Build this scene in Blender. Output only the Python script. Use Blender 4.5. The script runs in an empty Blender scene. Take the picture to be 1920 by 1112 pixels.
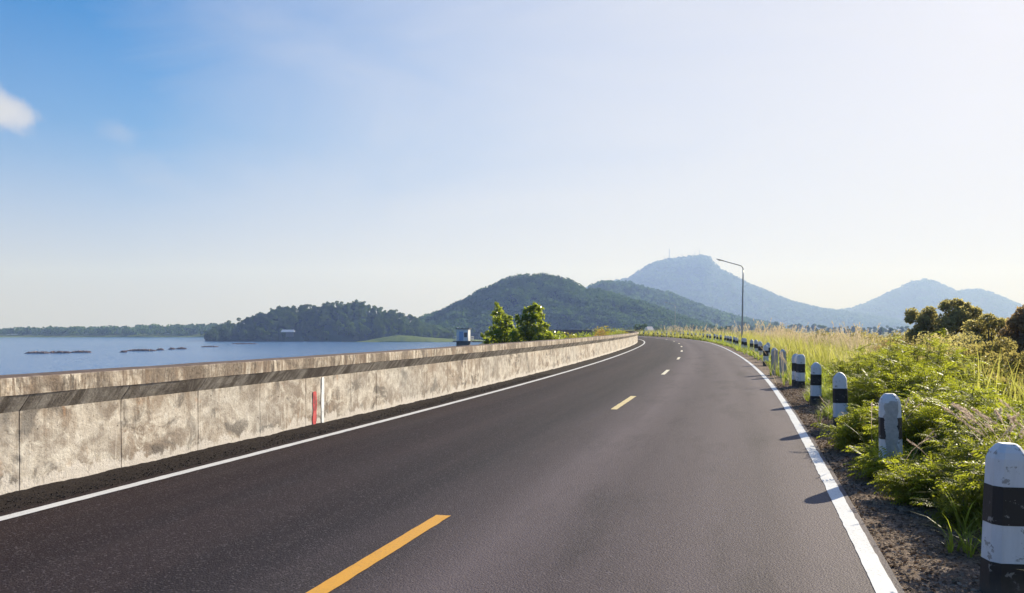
import bpy, math, random
import numpy as np
random.seed(7); rng = np.random.default_rng(7)
SC = bpy.context.scene; COL = SC.collection
R = math.radians
F, CX, HY, EYE = 1520.0, 960.0, 614.74, 1.5      # photo focal length (px), optical axis x, horizon y, eye height
ZW = -12.0                                        # reservoir water level
SUN_AZ, SUN_EL = R(44.0), R(23.5)

# ------------------------------------------------------------------ helpers
def at(px, py, d):                                # the point seen at pixel (px,py) at depth d
    return np.array([(px - CX) / F * d, d, EYE - (py - HY) / F * d])
def ground_at(px, py, z=0.0):
    d = (EYE - z) * F / (py - HY)
    return at(px, py, d)
def tag(o, label=None, cat=None, group=None, kind=None):
    if label: o['label'] = label
    if cat: o['category'] = cat
    if group: o['group'] = group
    if kind: o['kind'] = kind
    return o
def empty(name, loc=(0, 0, 0), rz=0.0):
    o = bpy.data.objects.new(name, None); COL.objects.link(o)
    o.location = loc; o.rotation_euler = (0, 0, rz); o.empty_display_size = 0.3
    return o
def mesh_obj(name, V, Fs, mats, parent=None, smooth=False, midx=None, uv=None, loc=None):
    """V Nx3, Fs list of int arrays (each MxK); one mesh object"""
    V = np.asarray(V, dtype=np.float32).reshape(-1, 3)
    if not isinstance(Fs, list): Fs = [Fs]
    Fs = [np.asarray(f, dtype=np.int32) for f in Fs if len(f)]
    me = bpy.data.meshes.new(name)
    nl = sum(f.size for f in Fs); nf = sum(len(f) for f in Fs)
    me.vertices.add(len(V)); me.vertices.foreach_set('co', V.ravel())
    me.loops.add(nl); me.polygons.add(nf)
    lv = np.concatenate([f.ravel() for f in Fs])
    tot = np.concatenate([np.full(len(f), f.shape[1], dtype=np.int32) for f in Fs])
    st = np.concatenate([[0], np.cumsum(tot)[:-1]]).astype(np.int32)
    me.loops.foreach_set('vertex_index', lv)
    me.polygons.foreach_set('loop_start', st)
    me.polygons.foreach_set('loop_total', tot)
    if not isinstance(mats, (list, tuple)): mats = [mats]
    for m in mats: me.materials.append(m)
    if midx is not None: me.polygons.foreach_set('material_index', np.asarray(midx, dtype=np.int32))
    if uv is not None:
        l = me.uv_layers.new(name='UVMap')
        l.data.foreach_set('uv', np.asarray(uv, dtype=np.float32)[lv].ravel())
    me.update(calc_edges=True)
    me.polygons.foreach_set('use_smooth', np.full(nf, bool(smooth)))
    me.validate()
    o = bpy.data.objects.new(name, me); COL.objects.link(o)
    if parent is not None: o.parent = parent
    if loc is not None: o.location = loc
    return o
def copy_tree(o, parent=None):
    c = o.copy(); COL.objects.link(c)
    if parent is not None: c.parent = parent
    for ch in list(o.children): copy_tree(ch, c)
    return c
def grid_faces(n, m):                              # n rows, m columns of vertices
    i = np.arange(n - 1)[:, None] * m + np.arange(m - 1)[None, :]
    return np.stack([i, i + 1, i + m + 1, i + m], -1).reshape(-1, 4)

class MB:                                          # collects shapes into one mesh
    def __init__(s): s.V = []; s.Q = []; s.T = []; s.n = 0; s.mq = []; s.mt = []
    def add(s, V, Q=None, T=None, m=0):
        V = np.asarray(V, float).reshape(-1, 3)
        if Q is not None and len(Q): s.Q.append(np.asarray(Q) + s.n); s.mq.append(np.full(len(Q), m))
        if T is not None and len(T): s.T.append(np.asarray(T) + s.n); s.mt.append(np.full(len(T), m))
        s.V.append(V); s.n += len(V)
    def box(s, c, d, rz=0.0, m=0):
        x, y, z = d[0] / 2, d[1] / 2, d[2] / 2
        V = np.array([[a, b, e] for e in (-z, z) for (a, b) in ((-x, -y), (x, -y), (x, y), (-x, y))])
        cs, sn = math.cos(rz), math.sin(rz)
        V = V @ np.array([[cs, sn, 0], [-sn, cs, 0], [0, 0, 1]]) + np.asarray(c)
        s.add(V, [[0, 3, 2, 1], [4, 5, 6, 7], [0, 1, 5, 4], [1, 2, 6, 5], [2, 3, 7, 6], [3, 0, 4, 7]], m=m)
    def tube(s, pts, rad, n=8, m=0, cap=True):
        pts = np.asarray(pts, float); k = len(pts)
        rad = np.broadcast_to(np.asarray(rad, float), (k,))
        t = np.gradient(pts, axis=0); t /= np.linalg.norm(t, axis=1)[:, None] + 1e-9
        up = np.array([0, 0, 1.0]) if abs(t[0, 2]) < .9 else np.array([1.0, 0, 0])
        u = np.cross(t, up); u /= np.linalg.norm(u, axis=1)[:, None] + 1e-9
        w = np.cross(t, u)
        a = np.linspace(0, 2 * np.pi, n, endpoint=False)
        V = pts[:, None] + rad[:, None, None] * (np.cos(a)[None, :, None] * u[:, None] + np.sin(a)[None, :, None] * w[:, None])
        j = np.arange(n); Q = []
        for i in range(k - 1):
            Q.append(np.stack([i * n + j, i * n + (j + 1) % n, (i + 1) * n + (j + 1) % n, (i + 1) * n + j], 1))
        V = V.reshape(-1, 3); T = None
        if cap:
            V = np.vstack([V, pts[0], pts[-1]])
            T = np.vstack([np.stack([(j + 1) % n, j, np.full(n, k * n)], 1),
                           np.stack([(k - 1) * n + j, (k - 1) * n + (j + 1) % n, np.full(n, k * n + 1)], 1)])
        s.add(V, np.vstack(Q), T, m=m)
    def build(s, name, mats, parent=None, smooth=False, loc=None):
        Fs = []; mi = []
        if s.Q: Fs.append(np.vstack(s.Q)); mi.append(np.concatenate(s.mq))
        if s.T: Fs.append(np.vstack(s.T)); mi.append(np.concatenate(s.mt))
        return mesh_obj(name, np.vstack(s.V), Fs, mats, parent, smooth, np.concatenate(mi), loc=loc)

# value noise ---------------------------------------------------------------
_perm = np.random.default_rng(3).random(65536)
def vnoise(x, y, seed=0):
    x = np.asarray(x, float); y = np.asarray(y, float)
    xi = np.floor(x).astype(np.int64); yi = np.floor(y).astype(np.int64)
    fx = x - xi; fy = y - yi; fx = fx * fx * (3 - 2 * fx); fy = fy * fy * (3 - 2 * fy)
    def h(a, b): return _perm[((a * 73856093) ^ (b * 19349663) ^ (seed * 83492791)) & 65535]
    return ((h(xi, yi) * (1 - fx) + h(xi + 1, yi) * fx) * (1 - fy) + (h(xi, yi + 1) * (1 - fx) + h(xi + 1, yi + 1) * fx) * fy) * 2 - 1
def fbm(x, y, oct=4, seed=0):
    r = 0; a = 1.0; t = 0
    for k in range(oct):
        r = r + a * vnoise(x * 2 ** k, y * 2 ** k, seed + k); t += a; a *= .5
    return r / t

# ------------------------------------------------------------------ materials
def new_mat(name):
    m = bpy.data.materials.new(name); m.use_nodes = True
    nt = m.node_tree; nt.nodes.clear()
    return m, nt
class NB:                                          # tiny node builder
    def __init__(s, nt): s.nt = nt
    def n(s, t, **kw):
        nd = s.nt.nodes.new(t)
        for k, v in kw.items():
            if k == 'ins':
                for a, b in v.items():
                    if isinstance(b, bpy.types.NodeSocket): s.nt.links.new(b, nd.inputs[a])
                    else: nd.inputs[a].default_value = b
            else: setattr(nd, k, v)
        return nd
    def noise(s, vec, scale, detail=4, rough=.55, dist=0.0):
        return s.n('ShaderNodeTexNoise', ins={'Vector': vec, 'Scale': scale, 'Detail': detail, 'Roughness': rough, 'Distortion': dist}).outputs['Fac']
    def vscale(s, vec, sc):
        return s.n('ShaderNodeMapping', ins={'Vector': vec, 'Scale': sc}).outputs['Vector']
    def ramp(s, fac, stops, interp='LINEAR'):
        nd = s.n('ShaderNodeValToRGB'); r = nd.color_ramp; r.interpolation = interp
        while len(r.elements) < len(stops): r.elements.new(.5)
        for e, (p, c) in zip(r.elements, stops):
            e.position = p; e.color = (c, c, c, 1) if not hasattr(c, '__len__') else (*c, 1)
        s.nt.links.new(fac, nd.inputs['Fac']); return nd.outputs['Color']
    def mix(s, fac, a, b, blend='MIX'):
        nd = s.n('ShaderNodeMix', data_type='RGBA', blend_type=blend, clamp_factor=True)
        for k, v in ((0, fac), (6, a), (7, b)):
            if isinstance(v, bpy.types.NodeSocket): s.nt.links.new(v, nd.inputs[k])
            elif k == 0: nd.inputs[0].default_value = v
            else: nd.inputs[k].default_value = (*v, 1)
        return nd.outputs[2]
    def math(s, op, a, b=0.0, clamp=False):
        nd = s.n('ShaderNodeMath', operation=op, use_clamp=clamp)
        for k, v in ((0, a), (1, b)):
            if isinstance(v, bpy.types.NodeSocket): s.nt.links.new(v, nd.inputs[k])
            else: nd.inputs[k].default_value = v
        return nd.outputs[0]
    def bump(s, h, strength, dist):
        return s.n('ShaderNodeBump', ins={'Height': h, 'Strength': strength, 'Distance': dist}).outputs['Normal']
    def out(s, sh): 
        o = s.n('ShaderNodeOutputMaterial'); s.nt.links.new(sh, o.inputs['Surface']); return o
    def pbsdf(s, **ins):
        return s.n('ShaderNodeBsdfPrincipled', ins=ins).outputs[0]
def uvco(b): return b.n('ShaderNodeTexCoord').outputs['UV']
def obco(b): return b.n('ShaderNodeTexCoord').outputs['Object']

def simple(name, col, rough=.7, var=.15, scale=6.0, metal=0.0, bump=0.0):
    m, nt = new_mat(name); b = NB(nt); v = obco(b)
    f = b.noise(v, scale, 5)
    c = b.mix(b.ramp(f, [(.3, 0), (.7, 1)]), tuple(x * (1 - var) for x in col), tuple(min(1, x * (1 + var)) for x in col))
    ins = {'Base Color': c, 'Roughness': rough, 'Metallic': metal}
    if bump: ins['Normal'] = b.bump(b.noise(v, scale * 4, 4), bump, .02)
    b.out(b.pbsdf(**ins)); return m

def foliage(name, dark, light, trans, tfac=.45, rough=.5, hue_var=1.0, gloss=.25, patch=None):
    m, nt = new_mat(name); b = NB(nt)
    rnd = b.n('ShaderNodeNewGeometry').outputs['Random Per Island']
    c = b.ramp(rnd, [(0, dark), (.55, tuple((a + e) / 2 for a, e in zip(dark, light))), (1, light)])
    if patch: c = b.mix(b.ramp(b.noise(obco(b), patch[0], 5, .6), [(.46, 0), (.64, 1)]), c, patch[1])
    tr = b.mix(rnd, trans, tuple(min(1, x * 1.25) for x in trans))
    p = b.pbsdf(**{'Base Color': c, 'Roughness': rough, 'Specular IOR Level': gloss})
    t = b.n('ShaderNodeBsdfTranslucent', ins={'Color': tr}).outputs[0]
    mx = b.n('ShaderNodeMixShader', ins={0: tfac, 1: p, 2: t})
    b.out(mx.outputs[0]); return m

# ------------------------------------------------------------------ road frame
_kn = [0, 20, 40, 60, 80, 100, 125, 150, 180, 205, 230, 330]
_kv = [0.000284, 0.0021565, 0.0014403, 0.0008231, 0.0021958, 0.0031736, 0.0033389, 0.0032084, 0.0030773, 0.0026, -.003, -.005]
_ds = .25
_S = np.arange(-14, 2600, _ds)
_k = np.interp(_S, _kn, _kv); _k[_S > 335] = 0; _i0 = int(14 / _ds)
_th = 0.28882 - (np.cumsum(_k) - np.cumsum(_k)[_i0]) * _ds
_X = np.cumsum(np.sin(_th)) * _ds; _Y = np.cumsum(np.cos(_th)) * _ds
_X += -2.45762 - _X[_i0]; _Y -= _Y[_i0]
def road(s, o, z=0.0):
    s = np.asarray(s, float); o = np.asarray(o, float)
    th = np.interp(s, _S, _th); x = np.interp(s, _S, _X); y = np.interp(s, _S, _Y)
    X = x + o * np.cos(th); Y = y - o * np.sin(th)
    return np.stack(np.broadcast_arrays(X, Y, z), -1).astype(float)
def to_so(x, y):
    x = np.atleast_1d(np.asarray(x, float)).ravel(); y = np.atleast_1d(np.asarray(y, float)).ravel()
    so = np.empty(len(x)); oo = np.empty(len(x))
    idx = np.concatenate([np.arange(0, int(340 / _ds)), np.arange(int(340 / _ds), len(_S), 40)])
    for a in range(0, len(x), 2000):
        dx = x[a:a + 2000, None] - _X[None, idx]; dy = y[a:a + 2000, None] - _Y[None, idx]
        q = (dx * dx + dy * dy).argmin(1); j = np.arange(len(q)); i = idx[q]
        so[a:a + 2000] = _S[i]
        sd_ = dx[j, q] * np.cos(_th[i]) - dy[j, q] * np.sin(_th[i])
        oo[a:a + 2000] = np.where(np.hypot(dx[j, q], dy[j, q]) < 40, sd_, np.sign(sd_) * np.hypot(dx[j, q], dy[j, q]))
    return so, oo
def heading(s): return float(np.interp(s, _S, _th))

def land(o):                                       # cross-section of the dam crest and the land beside it
    o = np.asarray(o, float)
    return np.interp(o, [-400, -45, -5.2, -4.3, 3.3, 4.3, 5.5, 8.5, 22, 60, 4000],
                        [-17, -17, -.45, -.12, -.03, -.06, -.15, -.75, -3.6, -5, -5])

# ------------------------------------------------------------------ world, sun, camera
cam = bpy.data.cameras.new('camera'); co = bpy.data.objects.new('camera', cam); COL.objects.link(co)
cam.sensor_width = 36; cam.lens = 36 * F / 1920; cam.shift_y = (HY - 556) / 1920
co.location = (0, 0, EYE); co.rotation_euler = (R(90), 0, 0); cam.clip_start = .05; cam.clip_end = 40000
SC.camera = co
SC.view_settings.view_transform = 'Standard'; SC.view_settings.look = 'None'
SC.view_settings.exposure = EXPOSURE = 0.93; SC.view_settings.gamma = 1

w = bpy.data.worlds.new('World'); SC.world = w; w.use_nodes = True
nt = w.node_tree; nt.nodes.clear(); b = NB(nt)
sky = b.n('ShaderNodeTexSky', sky_type='NISHITA', sun_disc=False, sun_elevation=SUN_EL, sun_rotation=SUN_AZ,
          altitude=50, air_density=1.0, dust_density=1.4, ozone_density=3.0)
dirv = b.n('ShaderNodeTexCoord').outputs['Generated']
skyc = sky.outputs[0]
def cloud_mask(px, py, rx, ry, seed, dens, tilt=0.0):
    d = at(px, py, 1.0) - np.array([0, 0, EYE]); d /= np.linalg.norm(d)
    r = np.cross(d, [0, 0, 1]); r /= np.linalg.norm(r); u = np.cross(r, d)
    cs, sn = math.cos(tilt), math.sin(tilt); r, u = r * cs + u * sn, u * cs - r * sn
    def dot(v): return b.n('ShaderNodeVectorMath', operation='DOT_PRODUCT', ins={0: dirv, 1: tuple(v)}).outputs['Value']
    a = b.math('DIVIDE', dot(r), rx / F); e = b.math('DIVIDE', dot(u), ry / F)
    front = b.math('GREATER_THAN', dot(d), 0.3)
    rr = b.math('SQRT', b.math('ADD', b.math('MULTIPLY', a, a), b.math('MULTIPLY', e, e)))
    nz = b.noise(b.n('ShaderNodeMapping', ins={'Vector': dirv, 'Location': (seed, seed * 2.3, 0)}).outputs[0], 16, 6, .6)
    v = b.math('SUBTRACT', b.math('ADD', b.math('MULTIPLY', nz, 2.4), -0.2), rr)
    v = b.ramp(v, [(0.0, 0), (.8, 1)], 'EASE')
    return b.math('MULTIPLY', b.math('MULTIPLY', v, dens), front)
skyc = b.n('ShaderNodeHueSaturation', ins={'Saturation': 1.85, 'Value': 1.0, 'Color': skyc}).outputs[0]
skyc = b.n('ShaderNodeVectorMath', operation='MULTIPLY', ins={0: skyc, 1: (.84, .87, 1.36)}).outputs[0]
zl = b.n('ShaderNodeSeparateXYZ', ins={0: dirv}).outputs[2]
skyc = b.mix(b.ramp(zl, [(0.0, .85), (.10, .55), (.22, .14), (.33, 0)]), skyc, (4.5, 5.0, 10.5))     # pale band of dusty air low in the sky
# thin bright cirrus veil on the sun side, two small clouds on the left
sdir = (math.sin(SUN_AZ) * math.cos(SUN_EL), math.cos(SUN_AZ) * math.cos(SUN_EL), math.sin(SUN_EL))
ca = b.n('ShaderNodeVectorMath', operation='DOT_PRODUCT', ins={0: dirv, 1: sdir}).outputs['Value']
wisp = b.noise(b.n('ShaderNodeMapping', ins={'Vector': dirv, 'Rotation': (0, R(35), R(20)), 'Scale': (2.2, 6, 9)}).outputs[0], 1.0, 6, .6, .8)
veil = b.math('ADD', ca, b.math('MULTIPLY', b.math('SUBTRACT', wisp, .5), .26))
zz = b.n('ShaderNodeSeparateXYZ', ins={0: dirv}).outputs[2]
veil = b.math('ADD', veil, b.math('MULTIPLY', b.math('SUBTRACT', .20, zz), .25))   # thicker towards the horizon
veil = b.ramp(veil, [(.39, 0), (.60, .26), (.80, .60), (.95, .80)])
skyc = b.mix(veil, skyc, (8.6, 8.8, 9.7))
for c in [(-14, 200, 66, 40, 1.0, .62, -.62), (20, 212, 44, 20, 2.2, .45, -.1), (222, 246, 48, 34, 4.0, .13, -.35), (280, 320, 90, 30, 6.0, .06, -.3)]:
    skyc = b.mix(cloud_mask(*c), skyc, (7.4, 7.5, 7.8))
def vm(op, a, c2): return b.n('ShaderNodeVectorMath', operation=op, ins={0: a, 1: c2}).outputs[0]
skyc = vm('DIVIDE', skyc, vm('ADD', vm('DIVIDE', skyc, (8.5, 8.5, 8.5)), (1., 1., 1.)))   # soft shoulder: compresses the brightest sky values
bg = b.n('ShaderNodeBackground', ins={'Color': skyc, 'Strength': 0.10})
o = b.n('ShaderNodeOutputWorld'); nt.links.new(bg.outputs[0], o.inputs['Surface'])

sl = bpy.data.lights.new('sun', 'SUN'); so_ = bpy.data.objects.new('sun', sl); COL.objects.link(so_)
sl.energy = 4.7; sl.angle = R(.5); sl.color = (1, .94, .86)
so_.rotation_euler = (R(90) - SUN_EL, 0, -SUN_AZ + math.pi)
from mathutils import Vector
sd = Vector((math.sin(SUN_AZ) * math.cos(SUN_EL), math.cos(SUN_AZ) * math.cos(SUN_EL), math.sin(SUN_EL)))
so_.rotation_euler = sd.to_track_quat('Z', 'Y').to_euler(); so_.location = (0, 0, 60)

SC.cycles.max_bounces = 6; SC.cycles.transparent_max_bounces = 8; SC.cycles.volume_bounces = 0
SC.cycles.use_denoising = True
SC.cycles.sample_clamp_indirect = 6.0

# ------------------------------------------------------------------ setting materials
def m_asphalt():
    m, nt = new_mat('asphalt'); b = NB(nt); uv = uvco(b)
    sx = b.n('ShaderNodeSeparateXYZ', ins={0: uv}); o = sx.outputs[1]
    lane = b.ramp(b.math('ADD', b.math('MULTIPLY', o, .125), b.math('ADD', .5, b.math('MULTIPLY', b.math('SUBTRACT', b.noise(b.vscale(uv, (.05, .8, 1)), 1, 4), .5), .12))),
                  [(.07, (.021, .0125, .014)), (.14, (.030, .019, .020)), (.20, (.020, .0125, .014)), (.30, (.036, .025, .0255)), (.36, (.027, .0195, .021)), (.43, (.026, .0205, .0235)), (.50, (.066, .053, .057)), (.58, (.130, .105, .111)), (.66, (.086, .069, .075)), (.75, (.122, .099, .105)), (.80, (.104, .084, .089)), (.85, (.148, .120, .124)), (.92, (.122, .099, .104))])  # wheel tracks, and sun sheen painted in as a lighter right lane
    streak = b.noise(b.vscale(uv, (.12, 3.2, 1)), 1.0, 5, .6)
    c = b.mix(b.ramp(streak, [(.45, 0), (.72, .4)]), lane, b.mix(.55, lane, (.085, .060, .056)))
    c = b.mix(b.ramp(b.noise(b.vscale(uv, (.3, 1.3, 1)), 1.0, 6, .65), [(.5, 0), (.72, .5)]), c, (.030, .027, .029))
    fine = b.noise(uv, 130, 3, .7)
    c = b.mix(b.ramp(fine, [(.30, .55), (.5, 0)]), c, (.012, .011, .012))
    vo = b.n('ShaderNodeTexVoronoi', ins={'Vector': uv, 'Scale': 85.0})
    c = b.mix(b.ramp(b.n('ShaderNodeSeparateColor', ins={0: vo.outputs['Color']}).outputs[0], [(.86, 0), (.98, .75)]), c, b.mix(.5, c, (.20, .175, .18)))
    c = b.mix(b.ramp(b.noise(uv, 7.0, 3, .5), [(.72, 0), (.80, .4)]), c, (.15, .12, .10))
    h = b.math('ADD', b.math('MULTIPLY', b.n('ShaderNodeTexVoronoi', ins={'Vector': uv, 'Scale': 75.0}).outputs['Distance'], 1.0), fine)
    p = b.pbsdf(**{'Base Color': c, 'Roughness': .68, 'Specular IOR Level': .10, 'Normal': b.bump(h, .55, .006)})
    b.out(p); return m
def m_shoulder():
    m, nt = new_mat('loose_asphalt'); b = NB(nt); uv = uvco(b)
    f = b.noise(uv, 45, 5, .7)
    c = b.ramp(f, [(.3, (.009, .007, .007)), (.55, (.030, .024, .023)), (.76, (.075, .062, .058))])
    p = b.pbsdf(**{'Base Color': c, 'Roughness': .9, 'Specular IOR Level': .08, 'Normal': b.bump(b.math('ADD', f, b.noise(uv, 30, 3)), .8, .012)})
    b.out(p); return m
def m_paint(name, col, wear=.35):
    m, nt = new_mat(name); b = NB(nt); uv = obco(b)
    f = b.noise(uv, 60, 5, .7); g = b.noise(uv, 3.0, 4, .6)
    k = b.math('MULTIPLY', b.ramp(f, [(.52, 0), (.68, 1)]), b.ramp(g, [(.35, .12), (.7, wear)]))
    c = b.mix(k, b.mix(g, col, tuple(x * .86 for x in col)), (.09, .08, .08))
    b.out(b.pbsdf(**{'Base Color': c, 'Roughness': .55, 'Normal': b.bump(f, .3, .004)})); return m
def m_concrete(kind):
    m, nt = new_mat('weathered_concrete_' + kind); b = NB(nt); uv = uvco(b)
    sx = b.n('ShaderNodeSeparateXYZ', ins={0: uv}); v = sx.outputs[1]
    n1 = b.noise(uv, 2.2, 7, .62, .4); n2 = b.noise(uv, 9, 6, .65, .3); n3 = b.noise(uv, 34, 5, .7)
    st = b.noise(b.vscale(uv, (7.0, .55, 1)), 1.0, 6, .65, .2)          # vertical runs
    st2 = b.noise(b.vscale(uv, (20.0, 1.2, 1)), 1.0, 4, .6)
    big = b.noise(uv, .55, 3, .5)
    if kind == 'body':
        c = b.ramp(n2, [(.28, (.42, .36, .30)), (.5, (.58, .52, .45)), (.72, (.74, .69, .62))])
        blot = b.noise(uv, 1.5, 7, .66, 1.0)
        c = b.mix(b.ramp(blot, [(.46, 0), (.60, .85)]), c, (.30, .235, .185))
        c = b.mix(b.ramp(n1, [(.47, 0), (.61, .9)]), c, (.225, .175, .138))
        c = b.mix(b.ramp(b.noise(b.vscale(uv, (1.0, 1.0, 1)), 3.6, 7, .68, 1.2), [(.54, 0), (.66, .9)]), c, (.72, .67, .59))
        c = b.mix(b.ramp(st, [(.56, 0), (.70, .8)]), c, (.20, .135, .09))
        c = b.mix(b.ramp(st2, [(.60, 0), (.72, .85)]), c, (.72, .66, .58))
        c = b.mix(b.ramp(b.noise(uv, 1.9, 6, .65, .9), [(.545, 0), (.635, .85)]), c, (.115, .098, .088))
        c = b.mix(b.ramp(b.noise(b.vscale(uv, (2.2, .9, 1)), 2.3, 5, .6, .5), [(.63, 0), (.74, .65)]), c, (.42, .235, .125))
        c = b.mix(b.ramp(big, [(.42, 0), (.64, .45)]), c, b.ramp(n2, [(.3, (.26, .25, .235)), (.7, (.56, .54, .51))]))
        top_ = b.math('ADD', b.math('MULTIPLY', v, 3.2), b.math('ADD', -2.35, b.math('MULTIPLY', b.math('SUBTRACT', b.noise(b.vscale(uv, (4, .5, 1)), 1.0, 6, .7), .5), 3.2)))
        c = b.mix(b.ramp(top_, [(.30, 0), (.70, .8)]), c, (.15, .118, .095))  # wash below the cap: dirt, plus a painted ragged cap shadow
        low = b.math('ADD', b.math('MULTIPLY', v, -3.0), b.math('ADD', .62, b.math('MULTIPLY', b.math('SUBTRACT', b.noise(b.vscale(uv, (5, 3, 1)), 1.0, 7, .72), .5), 2.0)))
        c = b.mix(b.ramp(low, [(.22, 0), (.36, .85)]), c, (.66, .61, .56))
        c = b.mix(b.ramp(n3, [(.30, .8), (.42, 0)]), c, (.17, .125, .09))
        c = b.mix(b.ramp(b.noise(uv, 22, 2, .5), [(.70, 0), (.73, .9)]), c, (.07, .05, .04))
    elif kind == 'chamfer':
        dg = b.noise(b.n('ShaderNodeMapping', ins={'Vector': uv, 'Rotation': (0, 0, R(-35)), 'Scale': (7, .8, 1)}).outputs[0], 1.2, 6, .65, .3)
        c = b.ramp(n2, [(.3, (.34, .305, .27)), (.7, (.56, .51, .46))])
        c = b.mix(b.ramp(dg, [(.44, 0), (.62, .85)]), c, (.14, .118, .10))
        c = b.mix(b.ramp(b.noise(uv, 1.8, 6, .65, .8), [(.40, .85), (.56, 0)]), c, (.12, .10, .088))
        c = b.mix(b.ramp(st2, [(.62, 0), (.78, .5)]), c, (.5, .45, .4))
    else:
        c = b.ramp(n2, [(.30, (.46, .37, .29)), (.5, (.66, .58, .48)), (.7, (.78, .72, .63))])
        c = b.mix(b.ramp(st, [(.44, 0), (.62, .9)]), c, (.21, .145, .10))
        c = b.mix(b.ramp(b.noise(b.vscale(uv, (26, 3.2, 1)), 1.0, 6, .7, .6), [(.50, 0), (.60, .9)]), c, (.20, .145, .105))
        c = b.mix(b.ramp(n1, [(.46, 0), (.62, .8)]), c, (.20, .145, .11))
        c = b.mix(b.ramp(b.noise(b.vscale(uv, (4.5, 1.6, 1)), 1.6, 6, .7, .5), [(.52, 0), (.63, .85)]), c, (.10, .084, .074))
        c = b.mix(b.ramp(n3, [(.34, .75), (.45, 0)]), c, (.12, .09, .07))
        c = b.mix(b.ramp(b.noise(uv, 1.1, 6, .68, 1.0), [(.48, 0), (.60, .85)]), c, b.ramp(n3, [(.35, (.085, .068, .056)), (.65, (.26, .21, .17))]))
        # upper face of the coping: brown, lichen-dark
        top = b.ramp(v, [(.0, 0), (.985, 0), (1.0, 1)]) if False else b.math('GREATER_THAN', v, 1.075)
        ct = b.ramp(n2, [(.3, (.085, .062, .05)), (.6, (.17, .125, .105)), (.8, (.28, .23, .195))])
        c = b.mix(top, c, ct)
    h = b.math('ADD', b.math('MULTIPLY', n2, .7), b.math('ADD', n3, b.math('MULTIPLY', st2, .4)))
    b.out(b.pbsdf(**{'Base Color': c, 'Roughness': .88, 'Specular IOR Level': .25, 'Normal': b.bump(h, .7, .012)})); return m
def m_ground():
    m, nt = new_mat('field_ground'); b = NB(nt); v = obco(b)
    f = b.noise(v, .35, 7, .65); g = b.noise(v, .02, 4, .6)
    c = b.ramp(f, [(.3, (.08, .09, .03)), (.5, (.17, .165, .065)), (.7, (.27, .23, .11))])
    c = b.mix(b.ramp(g, [(.4, 0), (.6, .7)]), c, (.10, .135, .045))
    b.out(b.pbsdf(**{'Base Color': c, 'Roughness': .95, 'Specular IOR Level': .1, 'Normal': b.bump(f, .15, .1)})); return m
def m_verge():
    m, nt = new_mat('verge_soil'); b = NB(nt); v = obco(b)
    f = b.noise(v, 28, 6, .7); g = b.noise(v, 2.2, 4, .6); k = b.noise(v, 95, 4, .7)
    c = b.ramp(f, [(.28, (.055, .036, .027)), (.5, (.22, .155, .115)), (.72, (.42, .32, .245))])
    c = b.mix(b.ramp(g, [(.52, 0), (.72, .4)]), c, (.11, .08, .065))
    c = b.mix(b.ramp(k, [(.55, 0), (.67, .9)]), c, (.56, .46, .36))
    h = b.math('ADD', f, b.math('MULTIPLY', k, .6))
    b.out(b.pbsdf(**{'Base Color': c, 'Roughness': .95, 'Specular IOR Level': .15, 'Normal': b.bump(h, 1.0, .035)})); return m
def m_water():
    m, nt = new_mat('lake_water'); b = NB(nt); v = obco(b)
    def vmath(op, a, c): return b.n('ShaderNodeVectorMath', operation=op, ins={0: a, 1: c}).outputs[0]
    nz = b.n('ShaderNodeTexNoise', ins={'Vector': b.vscale(v, (1.6, 3.4, 1)), 'Scale': 1.0, 'Detail': 3.0, 'Roughness': .6}).outputs['Color']
    wind = b.ramp(b.noise(b.vscale(v, (.0025, .012, 1)), 1.0, 5, .55), [(.36, 1.8), (.62, 2.6)])
    sl_ = vmath('MULTIPLY', vmath('SUBTRACT', nz, (.5, .5, .5)), (1.0, 1.3, 0.0))
    sc_ = b.n('ShaderNodeVectorMath', operation='SCALE', ins={0: sl_, 'Scale': wind}).outputs[0]
    nrm = b.n('ShaderNodeVectorMath', operation='NORMALIZE', ins={0: vmath('ADD', sc_, (0, 0, 1))}).outputs[0]
    b.out(b.pbsdf(**{'Base Color': (.07, .17, .36, 1), 'Roughness': .16, 'IOR': 1.33, 'Specular IOR Level': .5, 'Normal': nrm})); return m
def m_hill(name, dark, light, sc):
    m, nt = new_mat(name); b = NB(nt); v = obco(b)
    f = b.noise(v, sc, 7, .65); g = b.noise(v, sc * .12, 4, .55)
    c = b.ramp(f, [(.32, dark), (.68, light)])
    c = b.mix(b.ramp(g, [(.42, 0), (.66, .6)]), c, tuple(x * 1.5 for x in light))
    b.out(b.pbsdf(**{'Base Color': c, 'Roughness': 1.0, 'Specular IOR Level': .05, 'Normal': b.bump(f, .9, 2.0 / max(sc, .02) * .02)})); return m

M_ASPH = m_asphalt(); M_SHOULD = m_shoulder()
M_WHITE = m_paint('white_road_paint', (.68, .69, .69), .75)
M_YEL = m_paint('yellow_road_paint', (.74, .36, .022), .6)
M_PALE = m_paint('faded_yellow_road_paint', (.74, .58, .26), .6)
M_GLARE = m_paint('glare_yellow_road_paint', (.80, .72, .52), .5)  # far yellow dashes, their glare painted in as cream
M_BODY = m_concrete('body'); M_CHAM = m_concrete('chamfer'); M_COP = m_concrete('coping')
M_GROUND = m_ground(); M_VERGE = m_verge(); M_WATER = m_water()

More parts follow.
